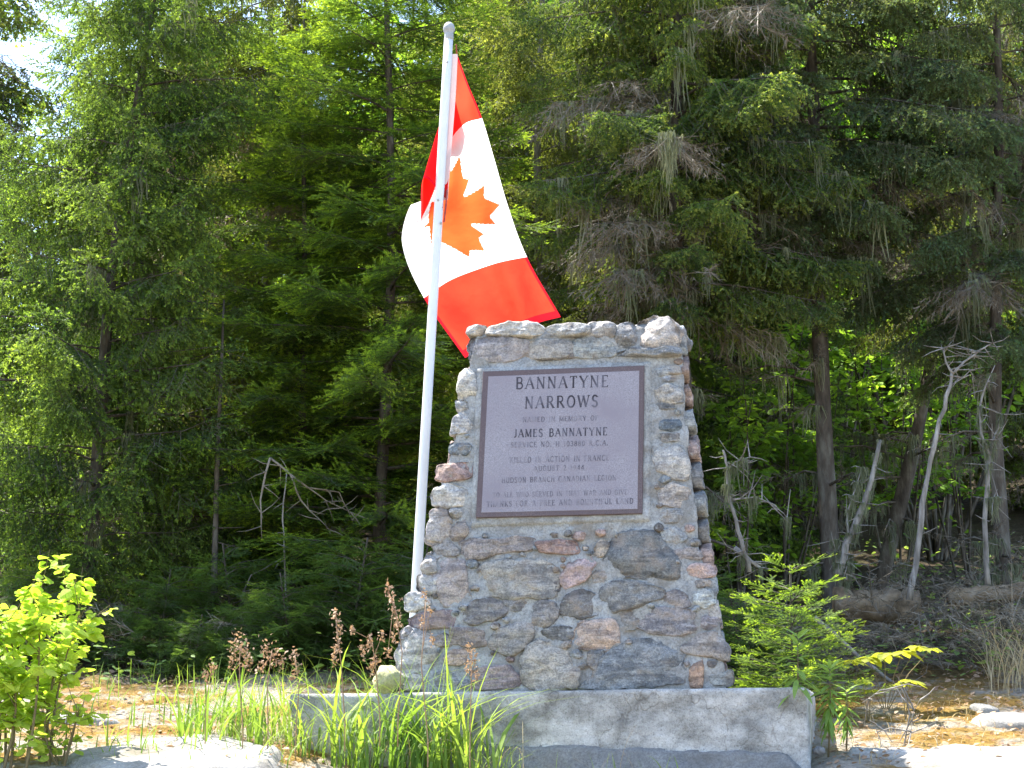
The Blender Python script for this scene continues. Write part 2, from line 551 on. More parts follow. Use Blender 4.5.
monument = empty('stone_monument', (FO.x, FO.y + 0.4, FO.z), 'tapering fieldstone and mortar memorial with a granite plaque on a concrete slab', 'monument')
MI = -Vector(monument.location)


def loc(vs):
    return [Vector(v) + MI for v in vs]


left_px = [(400, 690), (408, 645), (418, 600), (432, 545), (438, 500), (449, 455), (457, 415), (463, 380), (472, 350), (473, 335)]
right_px = [(729, 688), (724, 645), (716, 600), (703, 545), (697, 500), (692, 455), (689, 415), (686, 380), (684, 350), (683, 332)]
LF = [on_face(*p) for p in left_px]
RF = [on_face(*p) for p in right_px]


def edge(tab, b):
    bs = [q[1] for q in tab]; as_ = [q[0] for q in tab]
    return float(np.interp(b, bs, as_))


TOPB = LF[-1][1]
DEPTH0, DEPTH1 = 0.62, 0.50
TAPER = 0.16


def build_core():
    V = []; nb = 150; nf = 140; nd = 60
    rows = []
    for j in range(nb + 1):
        b = -0.06 + (TOPB + 0.06) * j / nb
        al, ar = edge(LF, b) + 0.012, edge(RF, b) - 0.012
        dep = DEPTH0 + (DEPTH1 - DEPTH0) * j / nb
        loop = []
        for i in range(nf): loop.append((al + (ar - al) * i / nf, 0, 0))
        for i in range(nd): loop.append((ar - TAPER * dep * i / nd, dep * i / nd, 1))
        for i in range(nf): loop.append((ar - TAPER * dep + (al - ar + TAPER * dep) * i / nf, dep, 2))
        for i in range(nd): loop.append((al, dep - dep * i / nd, 3))
        rows.append([(a, b, d) for a, d, _ in loop])
    nl = len(rows[0])
    for row in rows:
        for a, b, d in row:
            p = FO + fu * a + fw * b - n0 * 0 + (-n0) * d
            c = fpt(0, b) - n0 * 0.35
            dirv = (p - c); dirv.z = 0; dirv.normalize()
            p = p + dirv * (0.016 * fbm(p, 8, 4) + .006 * fbm(p, 30, 3) - 0.002)
            V.append(p)
    Fc = []
    for j in range(nb):
        for i in range(nl):
            i2 = (i + 1) % nl
            Fc.append((j * nl + i, j * nl + i2, (j + 1) * nl + i2, (j + 1) * nl + i))
    # top: grid fan toward the centre
    top = [V[nb * nl + i] for i in range(nl)]
    cen = sum(top, Vector()) / nl
    prev = nb * nl
    for k in range(1, 9):
        s = 1 - k / 9
        base = len(V)
        for t in top:
            q = cen + (t - cen) * s
            q.z += 0.02 + 0.02 * fbm(q, 6, 3)
            V.append(q)
        for i in range(nl):
            i2 = (i + 1) % nl
            Fc.append((prev + i, prev + i2, base + i2, base + i))
        prev = base
    V.append(cen + Vector((0, 0, 0.02)))
    for i in range(nl): Fc.append((prev + i, prev + (i + 1) % nl, len(V) - 1))
    mesh_obj('mortar_core', loc(V), Fc, [M['mortar']], monument, smooth=True)


build_core()

# traced stones: (u0, v0, scale, polygon, colour, height)
SA = (390, 520, 4.267); SB = (560, 520, 4.268); SC = (620, 300, 3.2); SD = (400, 300, 3.2); SE = (440, 300, 3.938)
STONES = [
 (SA, [(318,95),(360,78),(440,88),(540,72),(612,85),(605,115),(560,132),(490,140),(440,150),(395,167),(350,155),(320,130)], (.30,.25,.23), .05),
 (SA, [(630,95),(700,86),(790,90),(800,130),(770,145),(680,140),(640,130)], (.36,.215,.18), .04),
 (SA, [(185,5),(250,10),(270,40),(240,80),(200,100),(165,100),(155,80),(172,40)], (.36,.32,.31), .05),
 (SA, [(270,25),(308,20),(315,60),(300,85),(268,80)], (.33,.26,.22), .03),
 (SA, [(185,110),(250,90),(290,130),(285,155),(200,150)], (.28,.26,.25), .03),
 (SA, [(200,170),(260,155),(310,180),(320,240),(318,280),(340,325),(320,350),(265,362),(215,345),(205,260),(180,230)], (.37,.31,.295), .045),
 (SA, [(400,220),(440,185),(520,178),(620,180),(680,190),(700,250),(685,325),(600,325),(520,330),(400,315),(384,290),(390,240)], (.33,.315,.285), .055),
 (SA, [(690,270),(715,260),(735,280),(720,305),(690,300)], (.14,.14,.15), .02),
 (SB, [(10,230),(60,160),(110,145),(140,180),(135,230),(90,265),(30,290),(8,270)], (.46,.31,.305), .045),
 (SA, [(320,400),(360,345),(430,335),(490,370),(490,400),(440,430),(360,445),(320,430)], (.235,.215,.205), .04),
 (SA, [(490,340),(560,335),(600,350),(590,380),(540,388),(500,380)], (.26,.25,.25), .03),
 (SA, [(610,370),(650,350),(700,360),(710,400),(690,440),(650,465),(610,440),(600,400)], (.26,.24,.23), .035),
 (SB, [(20,330),(70,300),(140,315),(165,350),(150,410),(60,415),(10,400)], (.19,.185,.185), .035),
 (SA, [(435,510),(480,460),(540,425),(590,440),(605,490),(560,560),(500,572),(450,555)], (.28,.26,.24), .045),
 (SA, [(260,465),(320,460),(395,475),(400,530),(350,545),(270,525)], (.30,.235,.2), .04),
 (SA, [(95,420),(150,395),(260,385),(275,420),(250,455),(150,465),(95,450)], (.28,.2,.21), .04),
 (SA, [(190,500),(240,480),(262,510),(255,535),(200,540)], (.28,.23,.2), .03),
 (SA, [(36,570),(60,510),(110,480),(170,490),(195,540),(190,600),(150,640),(90,655),(38,645)], (.47,.44,.41), .06),
 (SA, [(230,590),(270,555),(330,552),(345,590),(300,620),(240,615)], (.42,.29,.21), .04),
 (SA, [(10,690),(50,650),(130,665),(170,700),(160,725),(15,725)], (.45,.42,.37), .05),
 (SA, [(190,660),(240,640),(300,650),(290,700),(200,715)], (.32,.32,.33), .03),
 (SA, [(350,650),(400,630),(500,625),(540,660),(545,715),(360,722)], (.32,.235,.22), .04),
 (SA, [(560,600),(590,555),(640,525),(700,535),(768,570),(790,620),(790,680),(770,712),(640,718),(580,700),(565,650)], (.38,.34,.28), .075),
 (SA, [(132,200),(160,145),(195,160),(200,220),(150,235)], (.46,.44,.42), .05),
 (SA, [(115,300),(120,245),(165,232),(200,250),(195,310),(150,320)], (.42,.41,.40), .05),
 (SA, [(62,335),(95,305),(150,318),(170,360),(110,385),(68,385)], (.55,.53,.50), .07),
 (SA, [(640,485),(700,455),(768,455),(785,490),(740,515),(660,512)], (.18,.18,.18), .03),
 (SA, [(45,470),(80,452),(100,480),(60,505),(40,500)], (.45,.4,.39), .03),
 (SB, [(215,140),(255,70),(320,50),(400,65),(450,120),(490,180),(490,235),(420,248),(320,242),(240,235),(215,200)], (.17,.185,.195), .065),
 (SB, [(145,120),(175,85),(208,85),(205,125),(185,155),(150,145)], (.42,.34,.25), .035),
 (SB, [(140,225),(170,205),(205,215),(200,250),(165,275),(140,260)], (.29,.265,.25), .03),
 (SB, [(185,290),(230,265),(330,265),(430,290),(435,325),(380,350),(300,375),(240,388),(215,350),(190,330)], (.205,.205,.2), .055),
 (SB, [(445,320),(490,300),(545,320),(550,360),(510,380),(460,365)], (.27,.245,.25), .035),
 (SB, [(350,395),(420,378),(540,385),(570,430),(560,480),(470,490),(370,480),(345,440)], (.245,.225,.235), .045),
 (SB, [(75,445),(140,432),(230,435),(243,480),(243,550),(150,550),(62,540),(68,490)], (.48,.34,.26), .06),
 (SB, [(120,715),(150,650),(230,570),(330,520),(420,505),(490,540),(515,600),(510,680),(430,695),(300,715)], (.20,.22,.235), .065),
 (SB, [(440,50),(480,32),(530,45),(540,80),(500,100),(445,85)], (.27,.30,.32), .03),
 (SB, [(545,210),(575,190),(640,188),(662,210),(655,240),(600,245),(555,235)], (.47,.31,.27), .04),
 (SB, [(568,320),(600,295),(660,295),(662,350),(625,375),(580,355)], (.40,.43,.41), .035),
 (SB, [(610,415),(650,405),(685,420),(680,455),(625,470),(605,450)], (.29,.255,.27), .03),
 (SB, [(520,545),(600,490),(680,480),(715,560),(715,600),(640,580),(560,570)], (.30,.265,.24), .045),
 (SB, [(560,600),(575,583),(605,600),(612,660),(608,710),(552,712)], (.42,.24,.14), .04),
 (SB, [(645,660),(690,638),(735,640),(738,690),(720,705),(655,700)], (.28,.29,.27), .035),
 (SB, [(490,130),(560,115),(610,140),(600,165),(510,165)], (.30,.255,.235), .03),
 (SB, [(575,260),(640,255),(655,280),(590,290)], (.29,.26,.24), .025),
 (SB, [(120,560),(180,555),(190,600),(150,640),(118,620)], (.22,.23,.24), .03),
 (SB, [(250,400),(320,395),(335,440),(310,470),(250,465)], (.23,.23,.225), .025),
 (SC, [(125,240),(190,225),(200,255),(150,262)], (.33,.35,.38), .035),
 (SC, [(115,290),(150,270),(195,285),(200,325),(150,335),(120,315)], (.38,.36,.33), .04),
 (SC, [(128,395),(150,385),(205,385),(208,412),(160,420),(130,412)], (.11,.155,.20), .04),
 (SC, [(110,470),(160,460),(210,500),(222,550),(208,578),(160,560),(115,540)], (.42,.40,.37), .045),
 (SC, [(125,610),(170,590),(220,600),(225,640),(180,665),(135,650)], (.44,.38,.33), .045),
 (SC, [(120,680),(170,668),(225,680),(220,710),(140,712)], (.26,.27,.28), .035),
 (SC, [(110,332),(180,330),(202,345),(120,352)], (.2,.2,.19), .03),
 (SC, [(120,430),(190,425),(205,445),(140,455)], (.26,.25,.24), .03),
 (SD, [(188,240),(235,225),(245,290),(230,318),(186,320)], (.48,.47,.43), .05),
 (SD, [(178,322),(215,325),(215,355),(184,360)], (.38,.38,.37), .035),
 (SD, [(170,385),(200,358),(230,400),(225,420),(160,432)], (.46,.44,.42), .045),
 (SD, [(160,460),(200,448),(228,470),(218,495),(160,495)], (.18,.22,.25), .04),
 (SD, [(115,540),(150,525),(225,525),(228,565),(150,582),(118,572)], (.36,.22,.19), .06),
 (SD, [(102,620),(145,588),(205,600),(212,650),(150,665),(106,655)], (.5,.48,.44), .06),
 (SD, [(92,722),(104,670),(150,675),(165,710),(150,768),(86,768)], (.37,.34,.33), .05),
 (SD, [(165,715),(200,700),(218,740),(200,768),(165,765)], (.33,.27,.23), .03),
 (SE, [(106,140),(112,106),(180,102),(192,140)], (.48,.46,.42), .05),
 (SE, [(190,142),(210,108),(300,90),(380,98),(402,130),(340,148),(250,144)], (.45,.42,.37), .07),
 (SE, [(400,137),(435,105),(500,93),(580,103),(585,135),(480,147)], (.34,.34,.33), .06),
 (SE, [(588,147),(590,95),(640,86),(690,98),(692,145)], (.38,.36,.34), .05),
 (SE, [(695,185),(700,105),(750,98),(785,115),(785,185)], (.24,.255,.27), .05),
 (SE, [(785,190),(780,120),(795,88),(850,68),(915,85),(940,125),(938,190)], (.45,.39,.34), .085),
 (SE, [(698,218),(730,200),(830,196),(935,196),(945,222),(820,226)], (.22,.24,.26), .115),
 (SE, [(125,155),(220,150),(330,160),(340,215),(250,240),(130,235)], (.33,.31,.33), .045),
 (SE, [(345,170),(470,155),(520,180),(490,230),(350,232)], (.36,.33,.29), .04),
 (SE, [(530,160),(680,155),(688,222),(540,230)], (.31,.335,.32), .03),
 (SE, [(850,270),(940,262),(950,290),(850,300)], (.30,.34,.38), .04),
]


def chaikin(poly, it=2):
    for _ in range(it):
        q = []
        for i in range(len(poly)):
            a = Vector(poly[i]); b = Vector(poly[(i + 1) % len(poly)])
            q.append(a * .85 + b * .15); q.append(a * .15 + b * .85)
        poly = q
    return poly


def resample(poly, n):
    pts = [Vector(p) for p in poly]; L = [0]
    for i in range(len(pts)): L.append(L[-1] + (pts[(i + 1) % len(pts)] - pts[i]).length)
    out = []
    for k in range(n):
        t = L[-1] * k / n
        i = max(j for j in range(len(pts)) if L[j] <= t)
        seg = L[i + 1] - L[i]
        f = (t - L[i]) / seg if seg > 1e-9 else 0
        out.append(pts[i].lerp(pts[(i + 1) % len(pts)], f))
    return out


class Stones:
    def __init__(s): s.v = []; s.f = []; s.c = []

    def add(s, poly, h, col, origin, au, aw, an, seed, back=0.05, grow=1.12):
        n = 48
        pts = resample(chaikin([Vector(p) for p in poly], 2), n)
        c0 = sum(pts, Vector((0, 0))) / n
        pts = [c0 + (p - c0) * grow for p in pts]
        c = sum(pts, Vector((0, 0))) / n
        tx, ty = random.uniform(-.25, .25), random.uniform(-.35, .15)
        cuts = [(Vector((math.cos(q_), math.sin(q_))), random.uniform(.9, 2.6), random.uniform(.15, .6)) for q_ in [random.uniform(0, 6.28) for _ in range(5)]]
        size = max((p - c).length for p in pts)
        prof = [(0.98, -back), (1.05, -0.008), (1.04, 0.35 * h), (1.005, .70 * h), (.95, .88 * h), (.86, .96 * h), (.72, 1.0 * h), (.55, 1.02 * h), (.36, 1.03 * h), (.18, 1.03 * h)]
        b = len(s.v)
        for k, (sc, off) in enumerate(prof):
            for p in pts:
                d = (p - c) * sc
                q = c + d
                o = off + (0 if k < 2 else (d.x * tx + d.y * ty) / size * h * .5)
                if k > 1:
                    for cd, sl, st_ in cuts:
                        o -= max(0, d.dot(cd) / size - st_) * sl * h * .8 * (1 if k > 3 else .5)
                w = origin + au * q.x + aw * q.y + an * o
                dn = fbm(w + Vector((seed, 0, 0)), 10, 5) * (h * .35 + .010) + fbm(w, 45, 3) * .004
                w = w + an * (dn if k > 1 else 0) + (au * d.x + aw * d.y) * (0.16 * noise.noise(w * 17) + .10 * noise.noise(w * 41) if k else 0)
                s.v.append(w)
                s.c.append((*col, 1))
        w = origin + au * c.x + aw * c.y + an * 1.03 * h
        s.v.append(w); s.c.append((*col, 1))
        for k in range(len(prof) - 1):
            for i in range(n):
                i2 = (i + 1) % n
                s.f.append((b + k * n + i, b + k * n + i2, b + (k + 1) * n + i2, b + (k + 1) * n + i))
        e = b + (len(prof) - 1) * n
        for i in range(n): s.f.append((e + i, e + (i + 1) % n, len(s.v) - 1))
        s.f.append(tuple(range(b + n - 1, b - 1, -1)))


st = Stones()
for k, (fr, poly, col, h) in enumerate(STONES):
    pl = [on_face(fr[0] + x / fr[2], fr[1] + y / fr[2]) for x, y in poly]
    jit = random.uniform(.93, 1.07)
    top = fr is SE and min(y for x, y in poly) < 120
    st.add(pl, h * 0.40 if not top else h * .6, tuple((c * .62 + .38 * (sum(col) / 3)) * jit * 1.18 for c in col), FO, fu, fw, fn, k * 3.1, back=0.18 if top else 0.05)


# small chinking stones in the wider joints of the lower face
_polys = [([Vector(on_face(fr[0] + x / fr[2], fr[1] + y / fr[2])) for x, y in poly]) for fr, poly, c_, h_ in STONES]


def pdist(p, poly):
    best = 9; ins = False
    for i in range(len(poly)):
        a, b = poly[i], poly[(i + 1) % len(poly)]
        ab = b - a; t = max(0, min(1, (p - a).dot(ab) / max(1e-9, ab.length_squared)))
        best = min(best, (p - (a + ab * t)).length)
        if (a.y > p.y) != (b.y > p.y) and p.x < (b.x - a.x) * (p.y - a.y) / (b.y - a.y) + a.x: ins = not ins
    return -best if ins else best


_fill = []
plq = [Vector(q) for q in [on_face(*p) for p in [(468, 532), (653, 526), (654, 360), (474, 366)]]]
for _ in range(2600):
    if len(_fill) > 46: break
    b_ = random.uniform(0.01, TOPB - .05)
    p_ = Vector((random.uniform(edge(LF, b_) + .03, edge(RF, b_) - .03), b_))
    d_ = min([pdist(p_, q) for q in _polys] + [pdist(p_, plq)] + [(p_ - q).length - r for q, r in _fill])
    if d_ > .017:
        _fill.append((p_, min(d_ - .004, .045)))
for p_, r_ in _fill:
    nn_ = random.randint(5, 7); ph_ = random.random() * 6
    g_ = random.uniform(.2, .42); tn_ = random.choice([(1, 1, 1), (1.08, .97, .88), (1.15, .9, .84), (.92, 1, 1.06)])
    st.add([(p_.x + math.cos(6.283 * i / nn_ + ph_) * r_ * random.uniform(.8, 1.5), p_.y + math.sin(6.283 * i / nn_ + ph_) * r_ * random.uniform(.75, 1.05)) for i in range(nn_)],
           random.uniform(.012, .022), (g_ * tn_[0], g_ * tn_[1], g_ * tn_[2]), FO, fu, fw, fn, random.random() * 50, grow=1.0)


def random_face(origin, au, aw, an, amin, amax, b0, b1, rows, wid):
    b = b0
    for j in range(rows):
        hh = (b1 - b0) / rows
        lo, hi = amin(b + hh / 2), amax(b + hh / 2)
        a = lo - 0.02
        while a < hi - 0.04:
            w = min(random.uniform(*wid), hi - a + 0.01)
            if w < 0.05: break
            ca, cb = a + w / 2, b + hh / 2
            nn = random.randint(5, 8)
            ph = random.random() * 6
            poly = []
            for i in range(nn):
                an_ = 2 * math.pi * i / nn + ph
                r_ = random.uniform(.8, 1.08)
                poly.append((ca + math.cos(an_) * w * .5 * r_, cb + math.sin(an_) * hh * .5 * r_))
            g = random.uniform(.2, .42)
            tint = random.choice([(1, 1, 1), (1.05, .98, .9), (1.15, .9, .82), (.92, 1, 1.05)])
            st.add(poly, random.uniform(.004, .012), (g * tint[0], g * tint[1], g * tint[2]), origin, au, aw, an, random.random() * 90)
            a += w + 0.012
        b += hh


# right side face, left side face, back face, top
def side(tab, sign):
    p0 = fpt(edge(tab, 0), 0); p1 = fpt(edge(tab, TOPB), TOPB)
    up = (p1 - p0); H = up.length; up.normalize()
    au = (-n0 - fu * TAPER).normalized() if sign > 0 else n0
    an = au.cross(up).normalized()
    if an.dot(fu) * sign < 0: an = -an
    return p0, au, up, an, H


p0, au, up, an, H = side(RF, 1)
random_face(p0, au, up, an, lambda b: 0.02, lambda b: DEPTH0 + (DEPTH1 - DEPTH0) * b / H - .06, 0.0, H, 13, (.10, .24))
p0, au, up, an, H = side(LF, -1)
random_face(p0, au, up, an, lambda b: -(DEPTH0 + (DEPTH1 - DEPTH0) * b / H) + .02, lambda b: -.02, 0.0, H, 13, (.10, .24))
pb = FO - n0 * DEPTH0
upb = (fpt(0, TOPB) - n0 * DEPTH1 - pb); HB = upb.length; upb.normalize()
anb = -n0
random_face(pb, fu, upb, anb, lambda b: edge(LF, b / HB * TOPB) + .03, lambda b: edge(RF, b / HB * TOPB) - TAPER * DEPTH0 - .05, 0, HB, 12, (.12, .3))
ptop = fpt(0, TOPB + 0.012)
random_face(ptop, fu, -n0, Vector((0, 0, 1)), lambda b: LF[-1][0] + .01, lambda b: RF[-1][0] - .02, 0.015, DEPTH1, 3, (.13, .3))
mesh_obj('fieldstone_facing', loc(st.v), st.f, [M['stone']], monument, smooth=True, cols=st.c)


# --- concrete slab and footing (boxes with worn, noisy faces)
def rough_block(name, front, depth, top_off, mat, parent, div, amp, zrim=None):
    """front: four (a,b) on the vertical plane through FO: bl, br, tr, tl, offset o toward the camera"""
    (bl, br, tr, tl) = front
    nx, nz, nd = div
    V = []; idx = {}
    bm_f = []

    def key(i, j, k):
        q = (i, j, k)
        if q in idx: return idx[q]
        s, t, d = i / nx, j / nz, k / nd
        p = bl.lerp(br, s).lerp(tl.lerp(tr, s), t) + (-n0) * depth * d
        c = fbm(p, 6, 4) * amp + fbm(p, 26, 3) * amp * .35
        out = Vector((0, 0, 0))
        if i == 0: out -= fu
        if i == nx: out += fu
        if k == 0: out += n0
        if k == nd: out -= n0
        if j == nz: out += Vector((0, 0, .35))
        edgec = (i in (0, nx)) + (k in (0, nd)) + (j == nz)
        if edgec > 1: c -= amp * (0.7 + 1.2 * max(0, fbm(p, 11, 3)))
        V.append(p + out * c)
        idx[q] = len(V) - 1
        return idx[q]
    for i in range(nx):
        for j in range(nz):
            bm_f.append((key(i, j, 0), key(i + 1, j, 0), key(i + 1, j + 1, 0), key(i, j + 1, 0)))
            bm_f.append((key(i, j, nd), key(i, j + 1, nd), key(i + 1, j + 1, nd), key(i + 1, j, nd)))
        for k in range(nd):
            bm_f.append((key(i, nz, k), key(i + 1, nz, k), key(i + 1, nz, k + 1), key(i, nz, k + 1)))
    for k in range(nd):
        for j in range(nz):
            bm_f.append((key(0, j, k), key(0, j + 1, k), key(0, j + 1, k + 1), key(0, j, k + 1)))
            bm_f.append((key(nx, j, k), key(nx, j, k + 1), key(nx, j + 1, k + 1), key(nx, j + 1, k)))
    return mesh_obj(name, loc(V), bm_f, [M[mat]], parent, smooth=True)


def vplane(u, v, off):
    """point on a vertical plane parallel to the foot of the face, off metres nearer the camera"""
    d = ray(u, v)
    t = (FO + n0 * off).dot(n0) / d.dot(n0)
    return d * t


off = 0.085
tl, tr = vplane(290, 694, off), vplane(806, 687, off)
bl, br = vplane(290, 790, off), vplane(810, 775, off)
rough_block('concrete_slab', (bl, br, tr, tl), 1.15, 0, 'concrete', monument, (130, 26, 40), 0.008)
off = 0.13
rough_block('footing', (vplane(440, 812, off + .12), vplane(830, 800, off + .10), vplane(786, 752, off - .02), vplane(430, 741, off - .02)), 0.3, 0, 'footing', monument, (130, 20, 10), 0.022)

# --- plaque
plaque_c = [(477, 519), (643, 515), (645, 367), (484, 373)]
cA = [on_face(*p) for p in plaque_c]


def lerp2(c, s, t):
    a = Vector(c[0]).lerp(Vector(c[1]), s); b = Vector(c[3]).lerp(Vector(c[2]), s)
    return a.lerp(b, t)


def panel(name, corners, o0, o1, mat, parent, bev=0.003):
    V = []
    cen = sum((Vector(c) for c in corners), Vector((0, 0))) / 4
    for o, sh in ((o0, 0), (o1 - bev, 0), (o1, bev)):
        for c in corners:
            c = Vector(c); c = c + (cen - c).normalized() * sh * 1.4
            V.append(fpt(c.x, c.y, o))
    Fc = [(0, 1, 5, 4), (1, 2, 6, 5), (2, 3, 7, 6), (3, 0, 4, 7), (4, 5, 9, 8), (5, 6, 10, 9), (6, 7, 11, 10), (7, 4, 8, 11), (8, 9, 10, 11)]
    return mesh_obj(name, loc(V), Fc, [M[mat]], parent)


# smooth mortar surround (four bars, subdivided and rough)
sur_o = [on_face(*p) for p in [(468, 530), (653, 524), (654, 360), (474, 366)]]
plaque = panel('plaque', cA, -0.03, 0.030, 'granite_rim', monument)
inn = [on_face(*p) for p in [(482.7, 514), (638.3, 510.4), (640.1, 372.5), (489.6, 378.2)]]
field = panel('granite_field', inn, 0.02, 0.0315, 'granite', plaque, 0.0008)
sb = []
V = []; Fc = []
nn = 44
for j in range(nn + 1):
    for i in range(nn + 1):
        q = lerp2(sur_o, i / nn, j / nn)
        o = 0.014 + 0.010 * fbm((q.x, q.y, 1), 9, 4)
        if i in (0, nn) or j in (0, nn): o = -0.03
        V.append(fpt(q.x, q.y, o))
for j in range(nn):
    for i in range(nn):
        b = j * (nn + 1) + i
        Fc.append((b, b + 1, b + nn + 2, b + nn + 1))
mesh_obj('mortar_surround', loc(V), Fc, [M['mortar']], monument, smooth=True)

# --- lettering: a small serif stroke alphabet
K = .16


def arc(cx, cy, rx, ry, a0, a1, n=9):
    return [(cx + rx * math.cos(R(a0 + (a1 - a0) * i / n)), cy + ry * math.sin(R(a0 + (a1 - a0) * i / n))) for i in range(n + 1)]


# glyph: width, list of (points, weight), list of serif feet (x, y)
GL = {
 'A': (.72, [([(.04, 0), (.36, 1)], .6), ([(.36, 1), (.68, 0)], 1.2), ([(.16, .34), (.57, .34)], .5)], [(.04, 0), (.68, 0)]),
 'B': (.62, [([(.12, 0), (.12, 1)], 1.2), ([(.12, 1), (.34, 1)] + arc(.34, .76, .17, .24, 90, -90) + [(.12, .52)], .8), ([(.12, .52), (.36, .52)] + arc(.36, .26, .20, .26, 90, -90) + [(.12, 0)], .9)], [(.12, 0), (.12, 1)]),
 'C': (.66, [(arc(.36, .5, .30, .5, 48, 312, 16), 1.0)], [(.58, .86), (.58, .14)]),
 'D': (.70, [([(.12, 0), (.12, 1)], 1.2), ([(.12, 1), (.32, 1)] + arc(.32, .5, .32, .5, 90, -90, 14) + [(.12, 0)], .9)], [(.12, 0), (.12, 1)]),
 'E': (.56, [([(.12, 0), (.12, 1)], 1.2), ([(.12, 1), (.50, 1), (.50, .88)], .6), ([(.12, .52), (.40, .52)], .6), ([(.12, 0), (.52, 0), (.52, .14)], .6)], [(.12, 0), (.12, 1)]),
 'F': (.54, [([(.12, 0), (.12, 1)], 1.2), ([(.12, 1), (.50, 1), (.50, .88)], .6), ([(.12, .52), (.40, .52)], .6)], [(.12, 0), (.12, 1)]),
 'G': (.70, [(arc(.36, .5, .30, .5, 50, 320, 16) + [(.60, .42)], 1.0), ([(.44, .42), (.64, .42)], .6)], [(.58, .86)]),
 'H': (.72, [([(.12, 0), (.12, 1)], 1.2), ([(.60, 0), (.60, 1)], 1.2), ([(.12, .52), (.60, .52)], .6)], [(.12, 0), (.12, 1), (.60, 0), (.60, 1)]),
 'I': (.26, [([(.13, 0), (.13, 1)], 1.2)], [(.13, 0), (.13, 1)]),
 'J': (.42, [([(.30, 1), (.30, .2)] + arc(.16, .2, .14, .2, 0, -130, 6), 1.0)], [(.30, 1)]),
 'K': (.68, [([(.12, 0), (.12, 1)], 1.2), ([(.58, 1), (.14, .45)], .6), ([(.26, .58), (.64, 0)], 1.1)], [(.12, 0), (.12, 1), (.58, 1), (.62, 0)]),
 'L': (.54, [([(.12, 0), (.12, 1)], 1.2), ([(.12, 0), (.50, 0), (.50, .16)], .6)], [(.12, 0), (.12, 1)]),
 'M': (.86, [([(.10, 0), (.12, 1)], .7), ([(.12, 1), (.43, .06)], 1.2), ([(.43, .06), (.74, 1)], .6), ([(.74, 1), (.76, 0)], 1.2)], [(.10, 0), (.76, 0), (.10, 1), (.76, 1)]),
 'N': (.74, [([(.12, 0), (.12, 1)], .7), ([(.12, 1), (.62, 0)], 1.2), ([(.62, 0), (.62, 1)], .7)], [(.12, 0), (.12, 1), (.62, 1)]),
 'O': (.74, [(arc(.37, .5, .30, .5, 0, 360, 20), 1.0)], []),
 'P': (.60, [([(.12, 0), (.12, 1)], 1.2), ([(.12, 1), (.34, 1)] + arc(.34, .74, .19, .26, 90, -90) + [(.12, .48)], .8)], [(.12, 0), (.12, 1)]),
 'R': (.68, [([(.12, 0), (.12, 1)], 1.2), ([(.12, 1), (.34, 1)] + arc(.34, .75, .18, .25, 90, -90) + [(.12, .50)], .8), ([(.32, .50), (.62, 0)], 1.1)], [(.12, 0), (.12, 1), (.63, 0)]),
 'S': (.56, [(arc(.29, .75, .19, .25, 35, 250, 10) + arc(.27, .25, .21, .26, 75, -145, 10), 1.0)], [(.47, .88), (.09, .12)]),
 'T': (.64, [([(.32, 0), (.32, 1)], 1.2), ([(.05, .86), (.06, 1), (.58, 1), (.59, .86)], .6)], [(.32, 0)]),
 'U': (.70, [([(.12, 1), (.12, .28)] + arc(.36, .28, .24, .28, 180, 360, 10) + [(.60, 1)], 1.0)], [(.12, 1), (.60, 1)]),
 'V': (.70, [([(.04, 1), (.35, 0)], 1.2), ([(.35, 0), (.66, 1)], .6)], [(.04, 1), (.66, 1)]),
 'W': (.98, [([(.04, 1), (.27, 0)], 1.2), ([(.27, 0), (.49, .95)], .6), ([(.49, .95), (.71, 0)], 1.2), ([(.71, 0), (.94, 1)], .6)], [(.04, 1), (.49, .97), (.94, 1)]),
 'Y': (.68, [([(.04, 1), (.34, .46)], 1.2), ([(.64, 1), (.34, .46)], .6), ([(.34, .46), (.34, 0)], 1.2)], [(.04, 1), (.64, 1), (.34, 0)]),
 '0': (.58, [(arc(.29, .5, .22, .5, 0, 360, 18), 1.0)], []),
 '1': (.36, [([(.06, .82), (.19, 1), (.19, 0)], 1.0)], [(.19, 0)]),
 '2': (.54, [(arc(.27, .74, .19, .26, 160, -30, 8) + [(.08, 0), (.48, 0)], .9)], []),
 '3': (.54, [(arc(.26, .76, .18, .24, 140, -90, 8) + arc(.26, .27, .21, .27, 90, -140, 8), .9)], []),
 '4': (.58, [([(.42, 0), (.42, 1), (.06, .3), (.54, .3)], .9)], []),
 '8': (.56, [(arc(.28, .75, .17, .24, 0, 360, 14), .9), (arc(.28, .26, .21, .26, 0, 360, 14), .9)], []),
 '9': (.56, [(arc(.28, .68, .20, .30, 0, 360, 14), .9), ([(.48, .66), (.40, .2), (.16, 0)], .9)], []),
 '.': (.22, [([(.09, .0), (.09, .12)], 1.4)], []),
 ' ': (.46, [], []),
}


